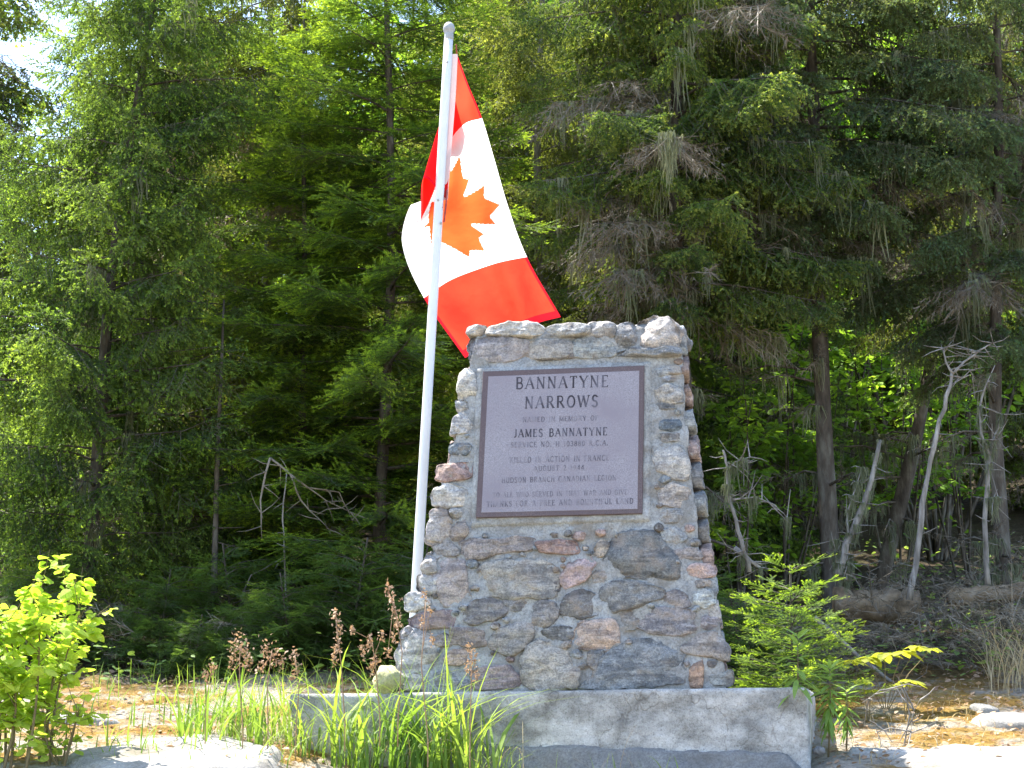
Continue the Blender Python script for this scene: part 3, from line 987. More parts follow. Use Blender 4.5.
def line_mesh(text, u0, u1, vc, hpx, V, Fc, wt, off, mis, mi):
    """lay one line of letters between picture columns u0..u1 on the granite"""
    adv = [GL[c][0] + .20 for c in text]
    tot = sum(adv) - .20
    pl = Vector(on_face(u0, vc + (u1 - u0) * 0.012)); pr = Vector(on_face(u1, vc - (u1 - u0) * 0.012))
    ax = (pr - pl); W = ax.length; ax.normalize(); ay = Vector((-ax.y, ax.x))
    hh = hpx / 206.0
    sx = W / tot
    x = 0

    def seg(a, b, w):
        d = (b - a)
        if d.length < 1e-7: return
        d.normalize(); nrm = Vector((-d.y, d.x)) * w / 2
        a2 = a - d * w * .2; b2 = b + d * w * .2
        k = len(V)
        for q in (a2 - nrm, b2 - nrm, b2 + nrm, a2 + nrm): V.append(fpt(q.x, q.y, off))
        Fc.append((k, k + 1, k + 2, k + 3)); mis.append(mi)
    for c, a in zip(text, adv):
        w_, strokes, ser = GL[c]

        def T(p): return pl + ax * ((x + p[0]) * sx) + ay * ((p[1] - .5) * hh)
        for pts, w in strokes:
            for i in range(len(pts) - 1): seg(T(pts[i]), T(pts[i + 1]), w * wt * hh)
        for (px, py) in ser:
            seg(T((px - .09, py)), T((px + .09, py)), wt * hh * .5)
        x += a


LV = []; LFc = []; LM = []
line_mesh('BANNATYNE', 517, 609, 384.0, 12.0, LV, LFc, .13, .0322, LM, 0)
line_mesh('NARROWS', 526, 599, 403.5, 12.0, LV, LFc, .14, .0322, LM, 0)
line_mesh('NAMED IN MEMORY OF', 524, 599, 420.5, 5.0, LV, LFc, .16, .0322, LM, 1)
line_mesh('JAMES BANNATYNE', 515, 608, 434, 8.0, LV, LFc, .15, .0322, LM, 0)
line_mesh('SERVICE NO. H 103880 R.C.A.', 512, 609, 445.5, 5.2, LV, LFc, .15, .0322, LM, 1)
line_mesh('KILLED IN ACTION IN FRANCE', 511, 610, 460.5, 5.6, LV, LFc, .16, .0322, LM, 1)
line_mesh('AUGUST 2 1944', 535, 585, 469.5, 5.0, LV, LFc, .16, .0322, LM, 1)
line_mesh('HUDSON BRANCH CANADIAN LEGION', 503, 617, 480.5, 5.2, LV, LFc, .15, .0322, LM, 1)
line_mesh('TO ALL WHO SERVED IN THAT WAR AND GIVE', 494, 628, 495, 5.0, LV, LFc, .14, .0322, LM, 1)
line_mesh('THANKS FOR A FREE AND BOUNTIFUL LAND', 488, 634, 504.0, 5.4, LV, LFc, .16, .0322, LM, 1)
mesh_obj('lettering', loc(LV), LFc, [M['letters'], M['letters_worn']], plaque, LM)

# ------------------------------------------------------------------ flagpole and flag
PY = 10.35
p_top = P(449, 34, PY); p_mid = P(416, 592, PY)
dirp = (p_mid - p_top).normalized()
k = (p_mid.z - G(p_mid.x, PY) + 0.15) / -dirp.z
p_bot = p_mid + dirp * k
pole = empty('flagpole', p_bot, 'tall white flagpole leaning slightly behind the stone monument', 'flagpole')
tb = Tubes()
rel = [Vector(p_bot).lerp(p_top, t) - p_bot for t in np.linspace(0, 1, 12)]
tb.add(rel, [0.0285 - 0.003 * t for t in np.linspace(0, 1, 12)], 20)
tb.build('pole', [M['pole']], pole)


def lathe(name, prof, center, mats, parent, n=20, axis=Vector((0, 0, 1))):
    V = []; Fc = []
    for r, z in prof:
        for k in range(n):
            a = 2 * math.pi * k / n
            V.append(center + Vector((math.cos(a) * r, math.sin(a) * r, z)))
    for j in range(len(prof) - 1):
        for k in range(n):
            k2 = (k + 1) % n
            Fc.append((j * n + k, j * n + k2, (j + 1) * n + k2, (j + 1) * n + k))
    return mesh_obj(name, V, Fc, mats, parent, smooth=True)


lathe('finial', [(0.001, .072), (.014, .068), (.026, .058), (.033, .042), (.035, .03), (.033, .018), (.024, .004), (.026, 0), (.027, -.03), (.0265, -.035), (0.001, -.036)],
      p_top - p_bot, [M['metal']], pole)
tb = Tubes()
for (u, v) in ((447, 62), (441, 223), (438, 200)):
    c = P(u, v, PY - .03) - p_bot
    tb = Tubes(); tb.add([c + Vector((0, -.006, 0)), c + Vector((0, .03, 0))], .006, 8)
    tb.build('halyard_bolt', [M['metal']], pole)
tb = Tubes()
tb.add([P(456, 44, PY - .0) - p_bot, P(457, 56, PY + .03) - p_bot], .004, 5)
tb.build('halyard', [M['rope']], pole)
tb = Tubes()
tb.add([P(444, 188, PY) - p_bot, P(442, 208, PY - .01) - p_bot, P(441, 222, PY) - p_bot, P(444, 222, PY) - p_bot, P(446, 205, PY) - p_bot, P(447, 190, PY) - p_bot], .006, 6)
tb.build('halyard', [M['rope']], pole)

SV = [0, .10, .25, .36, .5, .75, 1.0]
CT = [  # rows s, columns t = 0,.25,.5,.75,1 ; (u, v, depth offset)
 [(457, 54, .02), (455, 94, .02), (452, 133, .02), (449, 172, .02), (447, 200, .02)],
 [(468, 84, .06), (457, 100, .10), (441, 122, .13), (431, 152, .11), (424, 178, .06)],
 [(482, 118, .10), (463, 125, .16), (445, 150, .21), (434, 190, .22), (420, 222, .20)],
 [(494, 158, .13), (473, 168, .19), (452, 180, .26), (434, 196, .32), (411, 205, .34)],
 [(507, 203, .16), (485, 208, .20), (458, 213, .26), (426, 226, .30), (402, 242, .28)],
 [(527, 257, .22), (501, 262, .20), (476, 270, .26), (449, 281, .32), (424, 298, .30)],
 [(561, 317, .30), (538, 323, .20), (513, 333, .24), (489, 345, .34), (465, 358, .30)],
]


def crm(ps, xs, x):
    """cubic through control rows"""
    n = len(xs)
    i = 0
    while i < n - 2 and x > xs[i + 1]: i += 1
    h = xs[i + 1] - xs[i]; t = (x - xs[i]) / h

    def m(k):
        if k == 0: return (ps[1] - ps[0]) / (xs[1] - xs[0])
        if k == n - 1: return (ps[-1] - ps[-2]) / (xs[-1] - xs[-2])
        return (ps[k + 1] - ps[k - 1]) / (xs[k + 1] - xs[k - 1])
    return (2 * t**3 - 3 * t**2 + 1) * ps[i] + (t**3 - 2 * t**2 + t) * h * m(i) + (-2 * t**3 + 3 * t**2) * ps[i + 1] + (t**3 - t**2) * h * m(i + 1)


leafhalf = [(-90, 2030), (-45, 1167), (-85, 1090), (-156, 1069), (-1015, 1220), (-899, 900), (-895, 860), (-919, 827), (-1860, 65), (-1648, -34), (-1612, -70), (-1614, -113), (-1800, -685), (-1258, -570), (-1210, -580), (-1185, -608), (-1080, -855), (-657, -401), (-580, -400), (-546, -458), (-750, -1510), (-423, -1321), (-370, -1315), (-332, -1348), (0, -2000)]
leaf = leafhalf + [(-x, y) for x, y in leafhalf[-2::-1]]


def inleaf(px, py):
    c = False; j = len(leaf) - 1
    for i in range(len(leaf)):
        xi, yi = leaf[i]; xj, yj = leaf[j]
        if (yi > py) != (yj > py) and px < (xj - xi) * (py - yi) / (yj - yi) + xi: c = not c
        j = i
    return c


def build_flag():
    ns, ntt = 260, 130
    ctl = [[Vector(c) for c in row] for row in CT]
    TV = [0, .25, .5, .75, 1]
    base = P(457, 54, PY)
    V = []
    for i in range(ns + 1):
        s = i / ns
        cols = [crm([ctl[r][c] for r in range(7)], SV, s) for c in range(5)]
        for j in range(ntt + 1):
            t = j / ntt
            q = crm(cols, TV, t)
            rip = (0.022 * math.sin(t * 8 + s * 5) + .012 * math.sin(t * 19 - s * 9 + 1) + .03 * noise.noise(Vector((s * 5 - t * 2, t * 3 + s * 2, 0)))) * min(1, s * 3)
            V.append(P(q.x, q.y, PY + q.z + rip + (q.x - 450) / 158 * .55) - base)
    Fc = []; mi = []
    w = ntt + 1
    for i in range(ns):
        for j in range(ntt):
            Fc.append((i * w + j, i * w + j + 1, (i + 1) * w + j + 1, (i + 1) * w + j))
            s, t = (i + .5) / ns, (j + .5) / ntt
            if s < .25 or s > .75:
                m_ = 1 if (s > .972 or t < .022 or t > .978) else 0
            elif t < .765 and inleaf((s - .5) * 9600, (t - .5) * 4800): m_ = 3
            else: m_ = 2
            mi.append(m_)
    root = empty('flag', base, 'red and white flag with a red maple leaf hanging limp from the white pole', 'flag')
    mesh_obj('cloth', V, Fc, [M['flag_red'], M['flag_hem'], M['flag_white'], M['flag_leaf']], root, mi, True)
    # the hoist corner is folded back behind itself
    FV = []; FF = []
    for i in range(41):
        s = .25 * i / 40
        cols = [crm([ctl[r][c] for r in range(7)], SV, s) for c in range(5)]
        for j in range(41):
            t = .28 + .72 * j / 40
            q = crm(cols, TV, t)
            FV.append(P(q.x, q.y, PY + q.z + .035 + .012 * math.sin(t * 14 + s * 9) + (q.x - 450) / 158 * .55) - base)
    for i in range(40):
        for j in range(40): FF.append((i * 41 + j, i * 41 + j + 1, (i + 1) * 41 + j + 1, (i + 1) * 41 + j))
    mesh_obj('folded_corner', FV, FF, [M['flag_red']], root, None, True)
    # canvas header along the hoist
    V = []; Fc = []
    for i in range(21):
        t = i / 20
        q = crm(ctl[0], TV, t)
        for du, dy in ((-8.5 * (1 - .3 * t), .0), (-4, -.006), (.8, .0)):
            V.append(P(q.x + du, q.y + (2 if du < -5 else 0), PY + q.z - .004 + dy) - base)
    for i in range(20):
        for k in range(2): Fc.append((i * 3 + k, i * 3 + k + 1, i * 3 + 4 + k, i * 3 + 3 + k))
    mesh_obj('header', V, Fc, [M['header']], root, None, True)


build_flag()


# ------------------------------------------------------------------ foliage templates
def needle_tris(p0, d, L, n, nl, nw, mode, new_from=2.0, g=rng):
    """needles along a twig; mode 'flat' (comb) or 'round' (bottle brush)"""
    d = np.array(d) / np.linalg.norm(d)
    a = np.cross(d, [0, 0, 1.0]); a /= (np.linalg.norm(a) + 1e-9)
    c = np.cross(a, d)
    T = []; Mi = []
    for i in range(n):
        t = (i + g.random()) / n
        b = np.array(p0) + d * L * t
        if mode == 'flat':
            w = (1 if i % 2 else -1) * a + c * g.uniform(-.1, .45)
        else:
            w0 = g.uniform(0, 6.28)
            w = a * math.cos(w0) + c * math.sin(w0)
        w = w / np.linalg.norm(w)
        dirn = w * .80 + d * g.uniform(.45, .9)
        dirn /= np.linalg.norm(dirn)
        wid = d * nw if mode == 'flat' else np.cross(dirn, g.normal(size=3)) * nw
        l = nl * g.uniform(.75, 1.2)
        T.append([b - wid * .5, b + wid * .5, b + dirn * l])
        Mi.append(1 if t > new_from else 0)
    return T, Mi


def wood_strip(p, q, w):
    p, q = np.array(p), np.array(q)
    s = np.array([0, w, 0]) if abs((q - p)[0]) > abs((q - p)[1]) else np.array([w, 0, 0])
    return [[p - s, p + s, q]]


def branchlet(kind, seed, dense=44, nw=.026, nl=.058, ntw=4):
    """unit branchlet along +X: a few needle-covered fingers with fresh growth at their tips"""
    g = np.random.default_rng(seed)
    T = []; Mi = []
    T += wood_strip((0, 0, 0), (.96, 0, 0), .010); Mi += [2]
    mode = 'flat' if kind == 'fir' else 'round'
    new = .66 if kind == 'fir' else .74
    t, m = needle_tris((0.05, 0, 0), (1, 0, g.uniform(-.12, .05)), .95, int(dense * .95), nl, nw, mode, .80, g); T += t; Mi += m
    for i in range(ntw * 2):
        x = .04 + .80 * (i + .5 + g.uniform(-.35, .35)) / (ntw * 2)
        sgn = 1 if i % 2 else -1
        L = (.20 + .46 * (1 - x)) * g.uniform(.7, 1.2)
        ang = R(g.uniform(32, 56))
        dz = g.uniform(-.30, .30) if kind == 'fir' else g.uniform(-.95, -.1)
        d = (math.cos(ang), sgn * math.sin(ang), dz)
        T += wood_strip((x, 0, 0), tuple(np.array([x, 0, 0]) + np.array(d) * L * .9), .007); Mi += [2]
        t, m = needle_tris((x, 0, 0), d, L, max(5, int(dense * L)), nl, nw, mode, new, g)
        T += t; Mi += m
        if L > .42:      # one fork
            o = np.array([x, 0, 0]) + np.array(d) / np.linalg.norm(d) * L * .45
            d2 = (math.cos(ang * .3), sgn * math.sin(ang * .3), dz * .8)
            t, m = needle_tris(o, d2, L * .55, int(dense * L * .55), nl, nw, mode, new - .1, g); T += t; Mi += m
    return np.array(T), np.array(Mi)


def beard(seed, n=34):
    """hanging lichen strands, 1 unit long"""
    g = np.random.default_rng(seed); T = []
    for i in range(n):
        c_ = g.integers(4); x, y = [-.14, -.02, .06, .17][c_] + g.normal(0, .03), g.normal(0, .05)
        L = g.uniform(.25, 1.0) * (1 - min(.7, abs(x) * 3))
        p = np.array([x, y, .02]); w = np.array([.012, .012 * g.normal(), 0])
        for k in range(3):
            q = p + np.array([g.normal(0, .03), g.normal(0, .03), -L / 3])
            T.append([p - w, p + w, q + w * .6]); T.append([p - w, q + w * .6, q - w * .6])
            p = q; w = w * .65
    T = np.array(T); return T, np.zeros(len(T), int)


def deadspray(seed, n=26):
    """bare twiggy spray along +X"""
    g = np.random.default_rng(seed); T = []
    for i in range(n):
        x = g.uniform(0, .9)
        p = np.array([x, 0, 0.]); d = np.array([g.uniform(.3, 1), g.normal(0, .7), g.normal(-.25, .45)]); d /= np.linalg.norm(d)
        L = g.uniform(.15, .5) * (1.1 - x); w = np.cross(d, g.normal(size=3)); w = w / np.linalg.norm(w) * .007
        q = p + d * L
        T.append([p - w, p + w, q])
        for k in range(2):
            d2 = d + g.normal(0, .6, 3); d2 /= np.linalg.norm(d2)
            m = p + d * L * g.uniform(.3, .8); T.append([m - w * .6, m + w * .6, m + d2 * L * .45])
    T += wood_strip((0, 0, 0), (1, 0, 0), .012)
    T = np.array(T); return T, np.zeros(len(T), int)


TPL = {
 'spruce': [branchlet('spruce', 10 + i) for i in range(5)],
 'fir': [branchlet('fir', 30 + i, 46, .034, .062, 4) for i in range(5)],
 'spruce_far': [branchlet('spruce', 50 + i, 20, .060, .10, 3) for i in range(4)],
 'beard': [beard(60 + i) for i in range(4)],
 'dead': [deadspray(70 + i) for i in range(4)],
}


class Stamp:
    """collects template placements and bakes them into one triangle soup"""
    def __init__(s): s.items = {}

    def put(s, key, var, o, x, up, scale, moff=0):
        s.items.setdefault((key, var, moff), []).append((o, x, up, scale))

    def bake(s):
        VT = []; MT = []
        for (key, var, moff), L in s.items.items():
            T, Mi = TPL[key][var]
            o = np.array([tuple(q[0]) for q in L]); x = np.array([tuple(q[1]) for q in L]); u = np.array([tuple(q[2]) for q in L]); sc = np.array([q[3] for q in L])
            x /= np.linalg.norm(x, axis=1)[:, None] + 1e-9
            y = np.cross(u, x); y /= np.linalg.norm(y, axis=1)[:, None] + 1e-9
            z = np.cross(x, y)
            Rm = np.stack([x, y, z], axis=1) * sc[:, None, None]      # rows
            P_ = np.einsum('tvk,mkj->mtvj', T, Rm) + o[:, None, None, :]
            VT.append(P_.reshape(-1, 3, 3)); MT.append(np.tile(Mi + moff, len(L)))
        return np.concatenate(VT), np.concatenate(MT)


def conifer_parts(spec):
    """meshes of one conifer with its base at the origin -> list of (part name, object)"""
    g = np.random.default_rng(spec['seed'])
    H, Rm = spec['H'], spec['R']
    cb = spec.get('base', .3)
    kind = spec.get('kind', 'spruce')
    lean = np.array(spec.get('lean', (0, 0)))
    bend = spec.get('bend', 0.0)
    mats = spec['mats']
    tpl = spec.get('tpl', kind)
    nb = spec.get('nb', 90)
    dens = spec.get('step', .055)
    bl = spec.get('bl', .32)
    hang = spec.get('hang', .5)
    zmax = spec.get('zmax', H)

    def axis(z):
        t = z / H
        wob = spec.get('wob', .035) * H / 8
        return np.array([lean[0] * t + bend * math.sin(t * 3) + wob * math.sin(z * 1.3 + spec['seed']), lean[1] * t + wob * math.cos(z * 1.1 + spec['seed']), z])
    r0 = spec.get('r0', .09)
    tb = Tubes()
    n = 26
    tb.add([axis(H * i / n - (.12 if i == 0 else 0)) for i in range(n + 1)],
           [max(.006, r0 * (1 - .93 * (i / n)) * (1.25 if i == 0 else 1)) for i in range(n + 1)], spec.get('sides', 14), 0, .35, spec['seed'] * 1.7)
    stp = Stamp(); lic = Stamp(); dd = Stamp()
    nlic = spec.get('lichen', 0.0); ndead = spec.get('deadfrac', 0.0)
    skip = spec.get('skip')
    for i in range(nb):
        f = (i + g.random()) / nb
        zv = min(H * .8, spec.get('zv', 5.6))          # most boughs below, thinner top
        z = cb + (zv - cb) * (f / .92) if f < .92 else zv + (zmax - zv) * (f - .92) / .08
        a = i * 2.399 + g.uniform(-.5, .5)
        prof = ((H - z) / (H - cb)) ** spec.get('shape', .75)
        prof *= min(1, .55 + (z - cb) / (.25 * H)) if spec.get('round', True) else 1
        L = Rm * prof * g.uniform(.62, 1.12)
        if L < .12: L = .12
        if skip and skip(z, a, g): continue
        dx = np.array([math.cos(a), math.sin(a), 0])
        side_ = np.array([-math.sin(a), math.cos(a), 0])
        p0 = axis(z)
        rise = spec.get('rise', .15) + .5 * max(0, z / H - .6)
        droop = spec.get('droop', .5)
        upt = spec.get('uptip', .18)
        sway = g.uniform(-.15, .15)

        def bp(t):
            return p0 + dx * L * t + side_ * sway * L * t * t + np.array([0, 0, L * (rise * t - droop * t * t + upt * t ** 4)])
        isdead = g.random() < ndead * (1.6 if z < H * .5 else .5)
        br = max(.003, .0075 * L)
        tb.add([bp(t) for t in (0, .25, .5, .75, 1)], [br * 1.4, br * 1.1, br * .8, br * .5, .002], 4, 0, cap=False)
        t = .08 if (L < .6 or kind == 'fir') else .18
        k = 0
        while t < 1.0:
            o = bp(t); tan = bp(min(1, t + .03)) - bp(t - .03); tan /= np.linalg.norm(tan)
            sg = 1 if k % 2 else -1
            sd_ = np.cross(tan, [0, 0, 1.0]) * sg; sd_ /= np.linalg.norm(sd_) + 1e-9
            hg = hang * g.uniform(.3, 1.5)
            d = tan * g.uniform(.5, .95) + sd_ * g.uniform(.6, 1.0) + np.array([0, 0, -hg])
            up = np.array([0, 0, 1.]) + g.normal(0, .32, 3) + (sd_ * .6 * hg)
            s_ = bl * (.55 + .75 * math.sin(min(1, 1.15 - t) * 1.6)) * g.uniform(.7, 1.2) * min(1, .45 + L * .5)
            if isdead: dd.put('dead', int(g.integers(4)), o, d, up, s_ * 1.25)
            else: stp.put(tpl, int(g.integers(len(TPL[tpl]))), o, d, up, s_)
            if nlic and g.random() < nlic * (.35 if not isdead else .8):
                lic.put('beard', int(g.integers(4)), o, (g.normal(), g.normal(), 0), (0, 0, 1), g.uniform(.10, .50))
            t += dens / L * g.uniform(.7, 1.3); k += 1
        if not isdead: stp.put(tpl, int(g.integers(len(TPL[tpl]))), bp(.9), bp(1.0) - bp(.93), (0, 0, 1), bl * .8)
    # bare lower stubs and dead branches
    for i in range(spec.get('stubs', 0)):
        z = g.uniform(.3, max(cb, spec.get('stubtop', cb + 1.0))); a = g.uniform(0, 6.28); L = g.uniform(.2, .9)
        dx = np.array([math.cos(a), math.sin(a), g.uniform(-.35, .25)]); p0 = axis(z)
        q1 = p0 + dx * L * .5 + np.array([0, 0, .03]); q2 = p0 + dx * L + np.array([0, 0, -.1 * L])
        tb.add([p0, q1, q2], [.012, .008, .003], 5, 0, cap=False)
        for j in range(3): dd.put('dead', int(g.integers(4)), p0 + dx * L * g.uniform(.3, .9), dx + g.normal(0, .4, 3), (0, 0, 1), g.uniform(.2, .45))
        if nlic:
            for j in range(2): lic.put('beard', int(g.integers(4)), p0 + dx * L * g.uniform(.2, .9), (g.normal(), g.normal(), 0), (0, 0, 1), g.uniform(.15, .4))
    out = [tb.build('trunk', [mats[2]])]
    if stp.items:
        V, Mi = stp.bake(); out.append(tri_mesh('crown', V, mats, Mi))
    if dd.items:
        V, Mi = dd.bake(); out.append(tri_mesh('dead_branches', V, [M['deadtwig'] if not spec.get('rust') else M['rustneedle']]))
    if lic.items:
        V, Mi = lic.bake(); out.append(tri_mesh('lichen', V, [M['lichen']]))
    return out


def conifer(name, u, Y, label, cat, group, spec, rot=0.0, x=None):
    xx = X(u, Y) if x is None else x
    root = empty(name, (xx, Y, G(xx, Y) - .03), label, cat, group)
    root.rotation_euler.z = rot
    for o in conifer_parts(spec): o.parent = root
    return root


def copy_tree(src, u, Y, label, rot, scale, sink=0.03, group=None, x=None):
    r = src.copy(); COL.objects.link(r)
    xx = X(u, Y) if x is None else x
    r.location = (xx, Y, G(xx, Y) - sink); r.rotation_euler.z = rot; r.scale = (scale,) * 3
    r['label'] = label
    if group: r['group'] = group
    for ch in list(src.children):
        c = ch.copy(); COL.objects.link(c); c.parent = r
    return r


# ------------------------------------------------------------------ broadleaf shrubs
def leaf_tpl(n=6, w=.36, fold=.18, tip=1.0):
    """one leaf, unit length along +X, gently folded"""
    up = []; lo = []
    for i in range(n + 1):
        t = i / n
        ww = w * math.sin(math.pi * t ** .75) ** .8
        z = -.18 * t * t
        up.append((t, ww, z + fold * ww)); lo.append((t, -ww, z + fold * ww))
    mid = [(i / n, 0, -.18 * (i / n) ** 2) for i in range(n + 1)]
    T = []
    for i in range(n):
        for side_ in (up, lo):
            T.append([mid[i], mid[i + 1], side_[i + 1]])
            if i: T.append([mid[i], side_[i + 1], side_[i]])
    T = np.array(T); return T, np.zeros(len(T), int)


TPL['leaf'] = [leaf_tpl(4, .30, .2), leaf_tpl(4, .26, -.1)]
TPL['round'] = [leaf_tpl(6, .46, .12), leaf_tpl(6, .48, .25), leaf_tpl(6, .44, -.15)]
TPL['blade'] = [leaf_tpl(5, .055, .3), leaf_tpl(5, .07, .1)]
TPL['slim'] = [leaf_tpl(5, .11, .3), leaf_tpl(5, .09, .1)]


def shrub(name, u, Y, label, cat, group, seed, H, Rr, nstem, nleaf, size, tpl, mats, spread=.4, x=None, upright=.6, leafz=.15, clump=None):
    g = np.random.default_rng(seed)
    xx = X(u, Y) if x is None else x
    root = empty(name, (xx, Y, G(xx, Y) - .02), label, cat, group)
    tb = Tubes(); stp = Stamp()
    segs = []
    for i in range(nstem):
        a = g.uniform(0, 6.28); r_ = Rr * math.sqrt(g.random()) * .9
        h = H * g.uniform(.65, 1.0) * (1 - .25 * r_ / Rr)
        e = np.array([math.cos(a) * r_, math.sin(a) * r_, h])
        b = np.array([math.cos(a) * r_ * spread * .3, math.sin(a) * r_ * spread * .3, 0])
        m = (b + e) / 2 + np.array([g.normal(0, .07 * H), g.normal(0, .07 * H), .08 * H])
        pts = [(1 - t) ** 2 * b + 2 * t * (1 - t) * m + t * t * e for t in np.linspace(0, 1, 7)]
        rr = .005 + (.0022 if H > 1.2 else .003) * H
        tb.add(pts, list(np.linspace(rr, .0015, 7)), 5, 0, cap=False)
        segs.append(pts)
        for j in range(int(5 + H * 3)):
            t = g.uniform(.25, .95); k = int(t * 6); p = pts[k] + (pts[min(6, k + 1)] - pts[k]) * (t * 6 - k)
            d = g.normal(size=3); d[2] = abs(d[2]) * upright; d /= np.linalg.norm(d)
            L = g.uniform(.12, .34) * (H ** .6) * .8
            tb.add([p, p + d * L * .5, p + d * L + np.array([0, 0, .02])], [.003, .002, .001], 3, 0, cap=False)
            segs.append([p + d * L * s for s in np.linspace(0.1, 1, 5)])
    for i in range(nleaf):
        sgt = segs[int(g.integers(len(segs)))]
        t = g.uniform(leafz, 1) * (len(sgt) - 1); k = min(len(sgt) - 2, int(t)); p = sgt[k] + (sgt[k + 1] - sgt[k]) * (t - k)
        a = g.uniform(0, 6.28)
        d = np.array([math.cos(a), math.sin(a), g.uniform(-.6, .35)])
        up = np.array([g.normal(0, .5), g.normal(0, .5), 1])
        st_ = .25 * size
        stp.put(tpl, int(g.integers(len(TPL[tpl]))), p + d * st_, d, up, size * g.uniform(.6, 1.2))
    tb.build('stem', [M['bark'] if H > 1.5 else M['stem']], root)
    V, Mi = stp.bake()
    tri_mesh('foliage', V, mats, None, root)
    return root



SPR = [M['spruce'], M['spruce_new'], M['bark']]
BLU = [M['blue'], M['blue_new'], M['bark']]
OLI = [M['olive'], M['olive_new'], M['barkpale']]
FIR = [M['fir'], M['fir_new'], M['bark']]
GT = 'spruce and fir trees along the forest edge'

conifer('spruce_tree', 86, 13.2, 'full green spruce with drooping sprays at the far left of the clearing', 'tree', GT,
        dict(seed=1, H=7.7, R=1.46, base=.5, kind='spruce', mats=SPR, nb=105, droop=.45, rise=.25, hang=.9, uptip=.3, step=0.043, bl=0.380, r0=0.053, lean=(.55, 0), stubs=14, stubtop=2.8, shape=.62, lichen=0.06))
conifer('spruce_tree', 160, 15.6, 'narrow dark spruce just right of the full left spruce', 'tree', GT,
        dict(seed=2, H=8.6, R=1.29, base=.3, kind='spruce', mats=BLU, nb=84, droop=.6, rise=.1, hang=.9, step=0.040, bl=.37, r0=0.056, stubs=14, stubtop=2.8, lichen=0.12, deadfrac=0.09))
conifer('spruce_tree', 262, 14.8, 'pale olive spruce with drooping lichened boughs and a brown dead patch', 'tree', GT,
        dict(seed=3, H=8.5, R=1.62, base=.5, kind='spruce', mats=OLI, nb=92, droop=.65, rise=.15, hang=1.1, step=0.040, bl=.37, r0=0.050, lichen=0.15, deadfrac=0.10, rust=True, stubs=12, stubtop=2.6))
conifer('fir_tree', 385, 13.3, 'bright green fir with flat tiers of new growth behind the flagpole', 'tree', GT,
        dict(seed=4, H=7.4, R=1.59, base=.35, kind='fir', mats=FIR, nb=113, droop=.25, rise=.12, hang=.25, uptip=.12, step=0.043, bl=0.356, r0=0.050, shape=.7))
conifer('fir_tree', 300, 13.6, 'shorter bright fir between the olive spruce and the flagpole', 'tree', GT,
        dict(seed=5, H=5.6, R=1.12, base=.4, kind='fir', mats=FIR, nb=71, droop=.25, rise=.12, hang=.3, uptip=.12, step=0.043, bl=0.345, r0=0.037))
conifer('spruce_tree', 543, 15.0, 'thin olive spruce seen through behind the top of the flag', 'tree', GT,
        dict(seed=6, H=9.0, R=1.51, base=.7, kind='spruce', mats=OLI, nb=79, droop=.45, rise=.2, hang=.7, step=0.040, bl=.37, r0=0.046, lichen=0.18, deadfrac=0.13, stubs=12, stubtop=3))
conifer('spruce_tree', 683, 12.9, 'shaggy spruce hung with grey beard lichen right behind the monument', 'tree', GT,
        dict(seed=7, H=8.1, R=1.40, base=2.3, kind='spruce', mats=[M['spruce'], M['olive_new'], M['bark']], nb=88, droop=.5, rise=.15, hang=.7, step=0.040, bl=.37, r0=0.065, lichen=.30, deadfrac=0.23, stubs=34, stubtop=3.2, shape=.55))
conifer('spruce_tree', 824, 13.7, 'spruce with a long straight bare trunk and blue green boughs above', 'tree', GT,
        dict(seed=8, H=9.0, R=1.62, base=2.7, kind='spruce', mats=BLU, nb=60, droop=.55, rise=.1, hang=.6, step=0.040, bl=.37, r0=0.071, lichen=0.30, deadfrac=0.15, stubs=20, stubtop=3.4, shape=.5, wob=.01, lean=(-.05, 0)))
conifer('spruce_tree', 992, 13.4, 'dark spruce at the right edge with heavy shaded boughs', 'tree', GT,
        dict(seed=9, H=8.3, R=1.40, base=2.0, kind='spruce', mats=BLU, nb=53, droop=.55, rise=.1, hang=.7, step=0.040, bl=.37, r0=0.056, lichen=0.15, deadfrac=0.18, stubs=18, stubtop=3.2, lean=(.25, 0)))
conifer('leaning_spruce', 868, 15.2, 'spruce with a crooked trunk leaning to the right beside the bare trunked spruce', 'tree', GT,
        dict(seed=12, H=8.1, R=1.34, base=2.4, kind='spruce', mats=[M['olive'], M['olive_new'], M['bark']], nb=50, droop=.5, rise=.1, hang=.7, step=0.040, bl=.37, r0=0.062, lichen=0.24, deadfrac=0.24, stubs=20, stubtop=4.0, lean=(2.6, 0), bend=-.25))

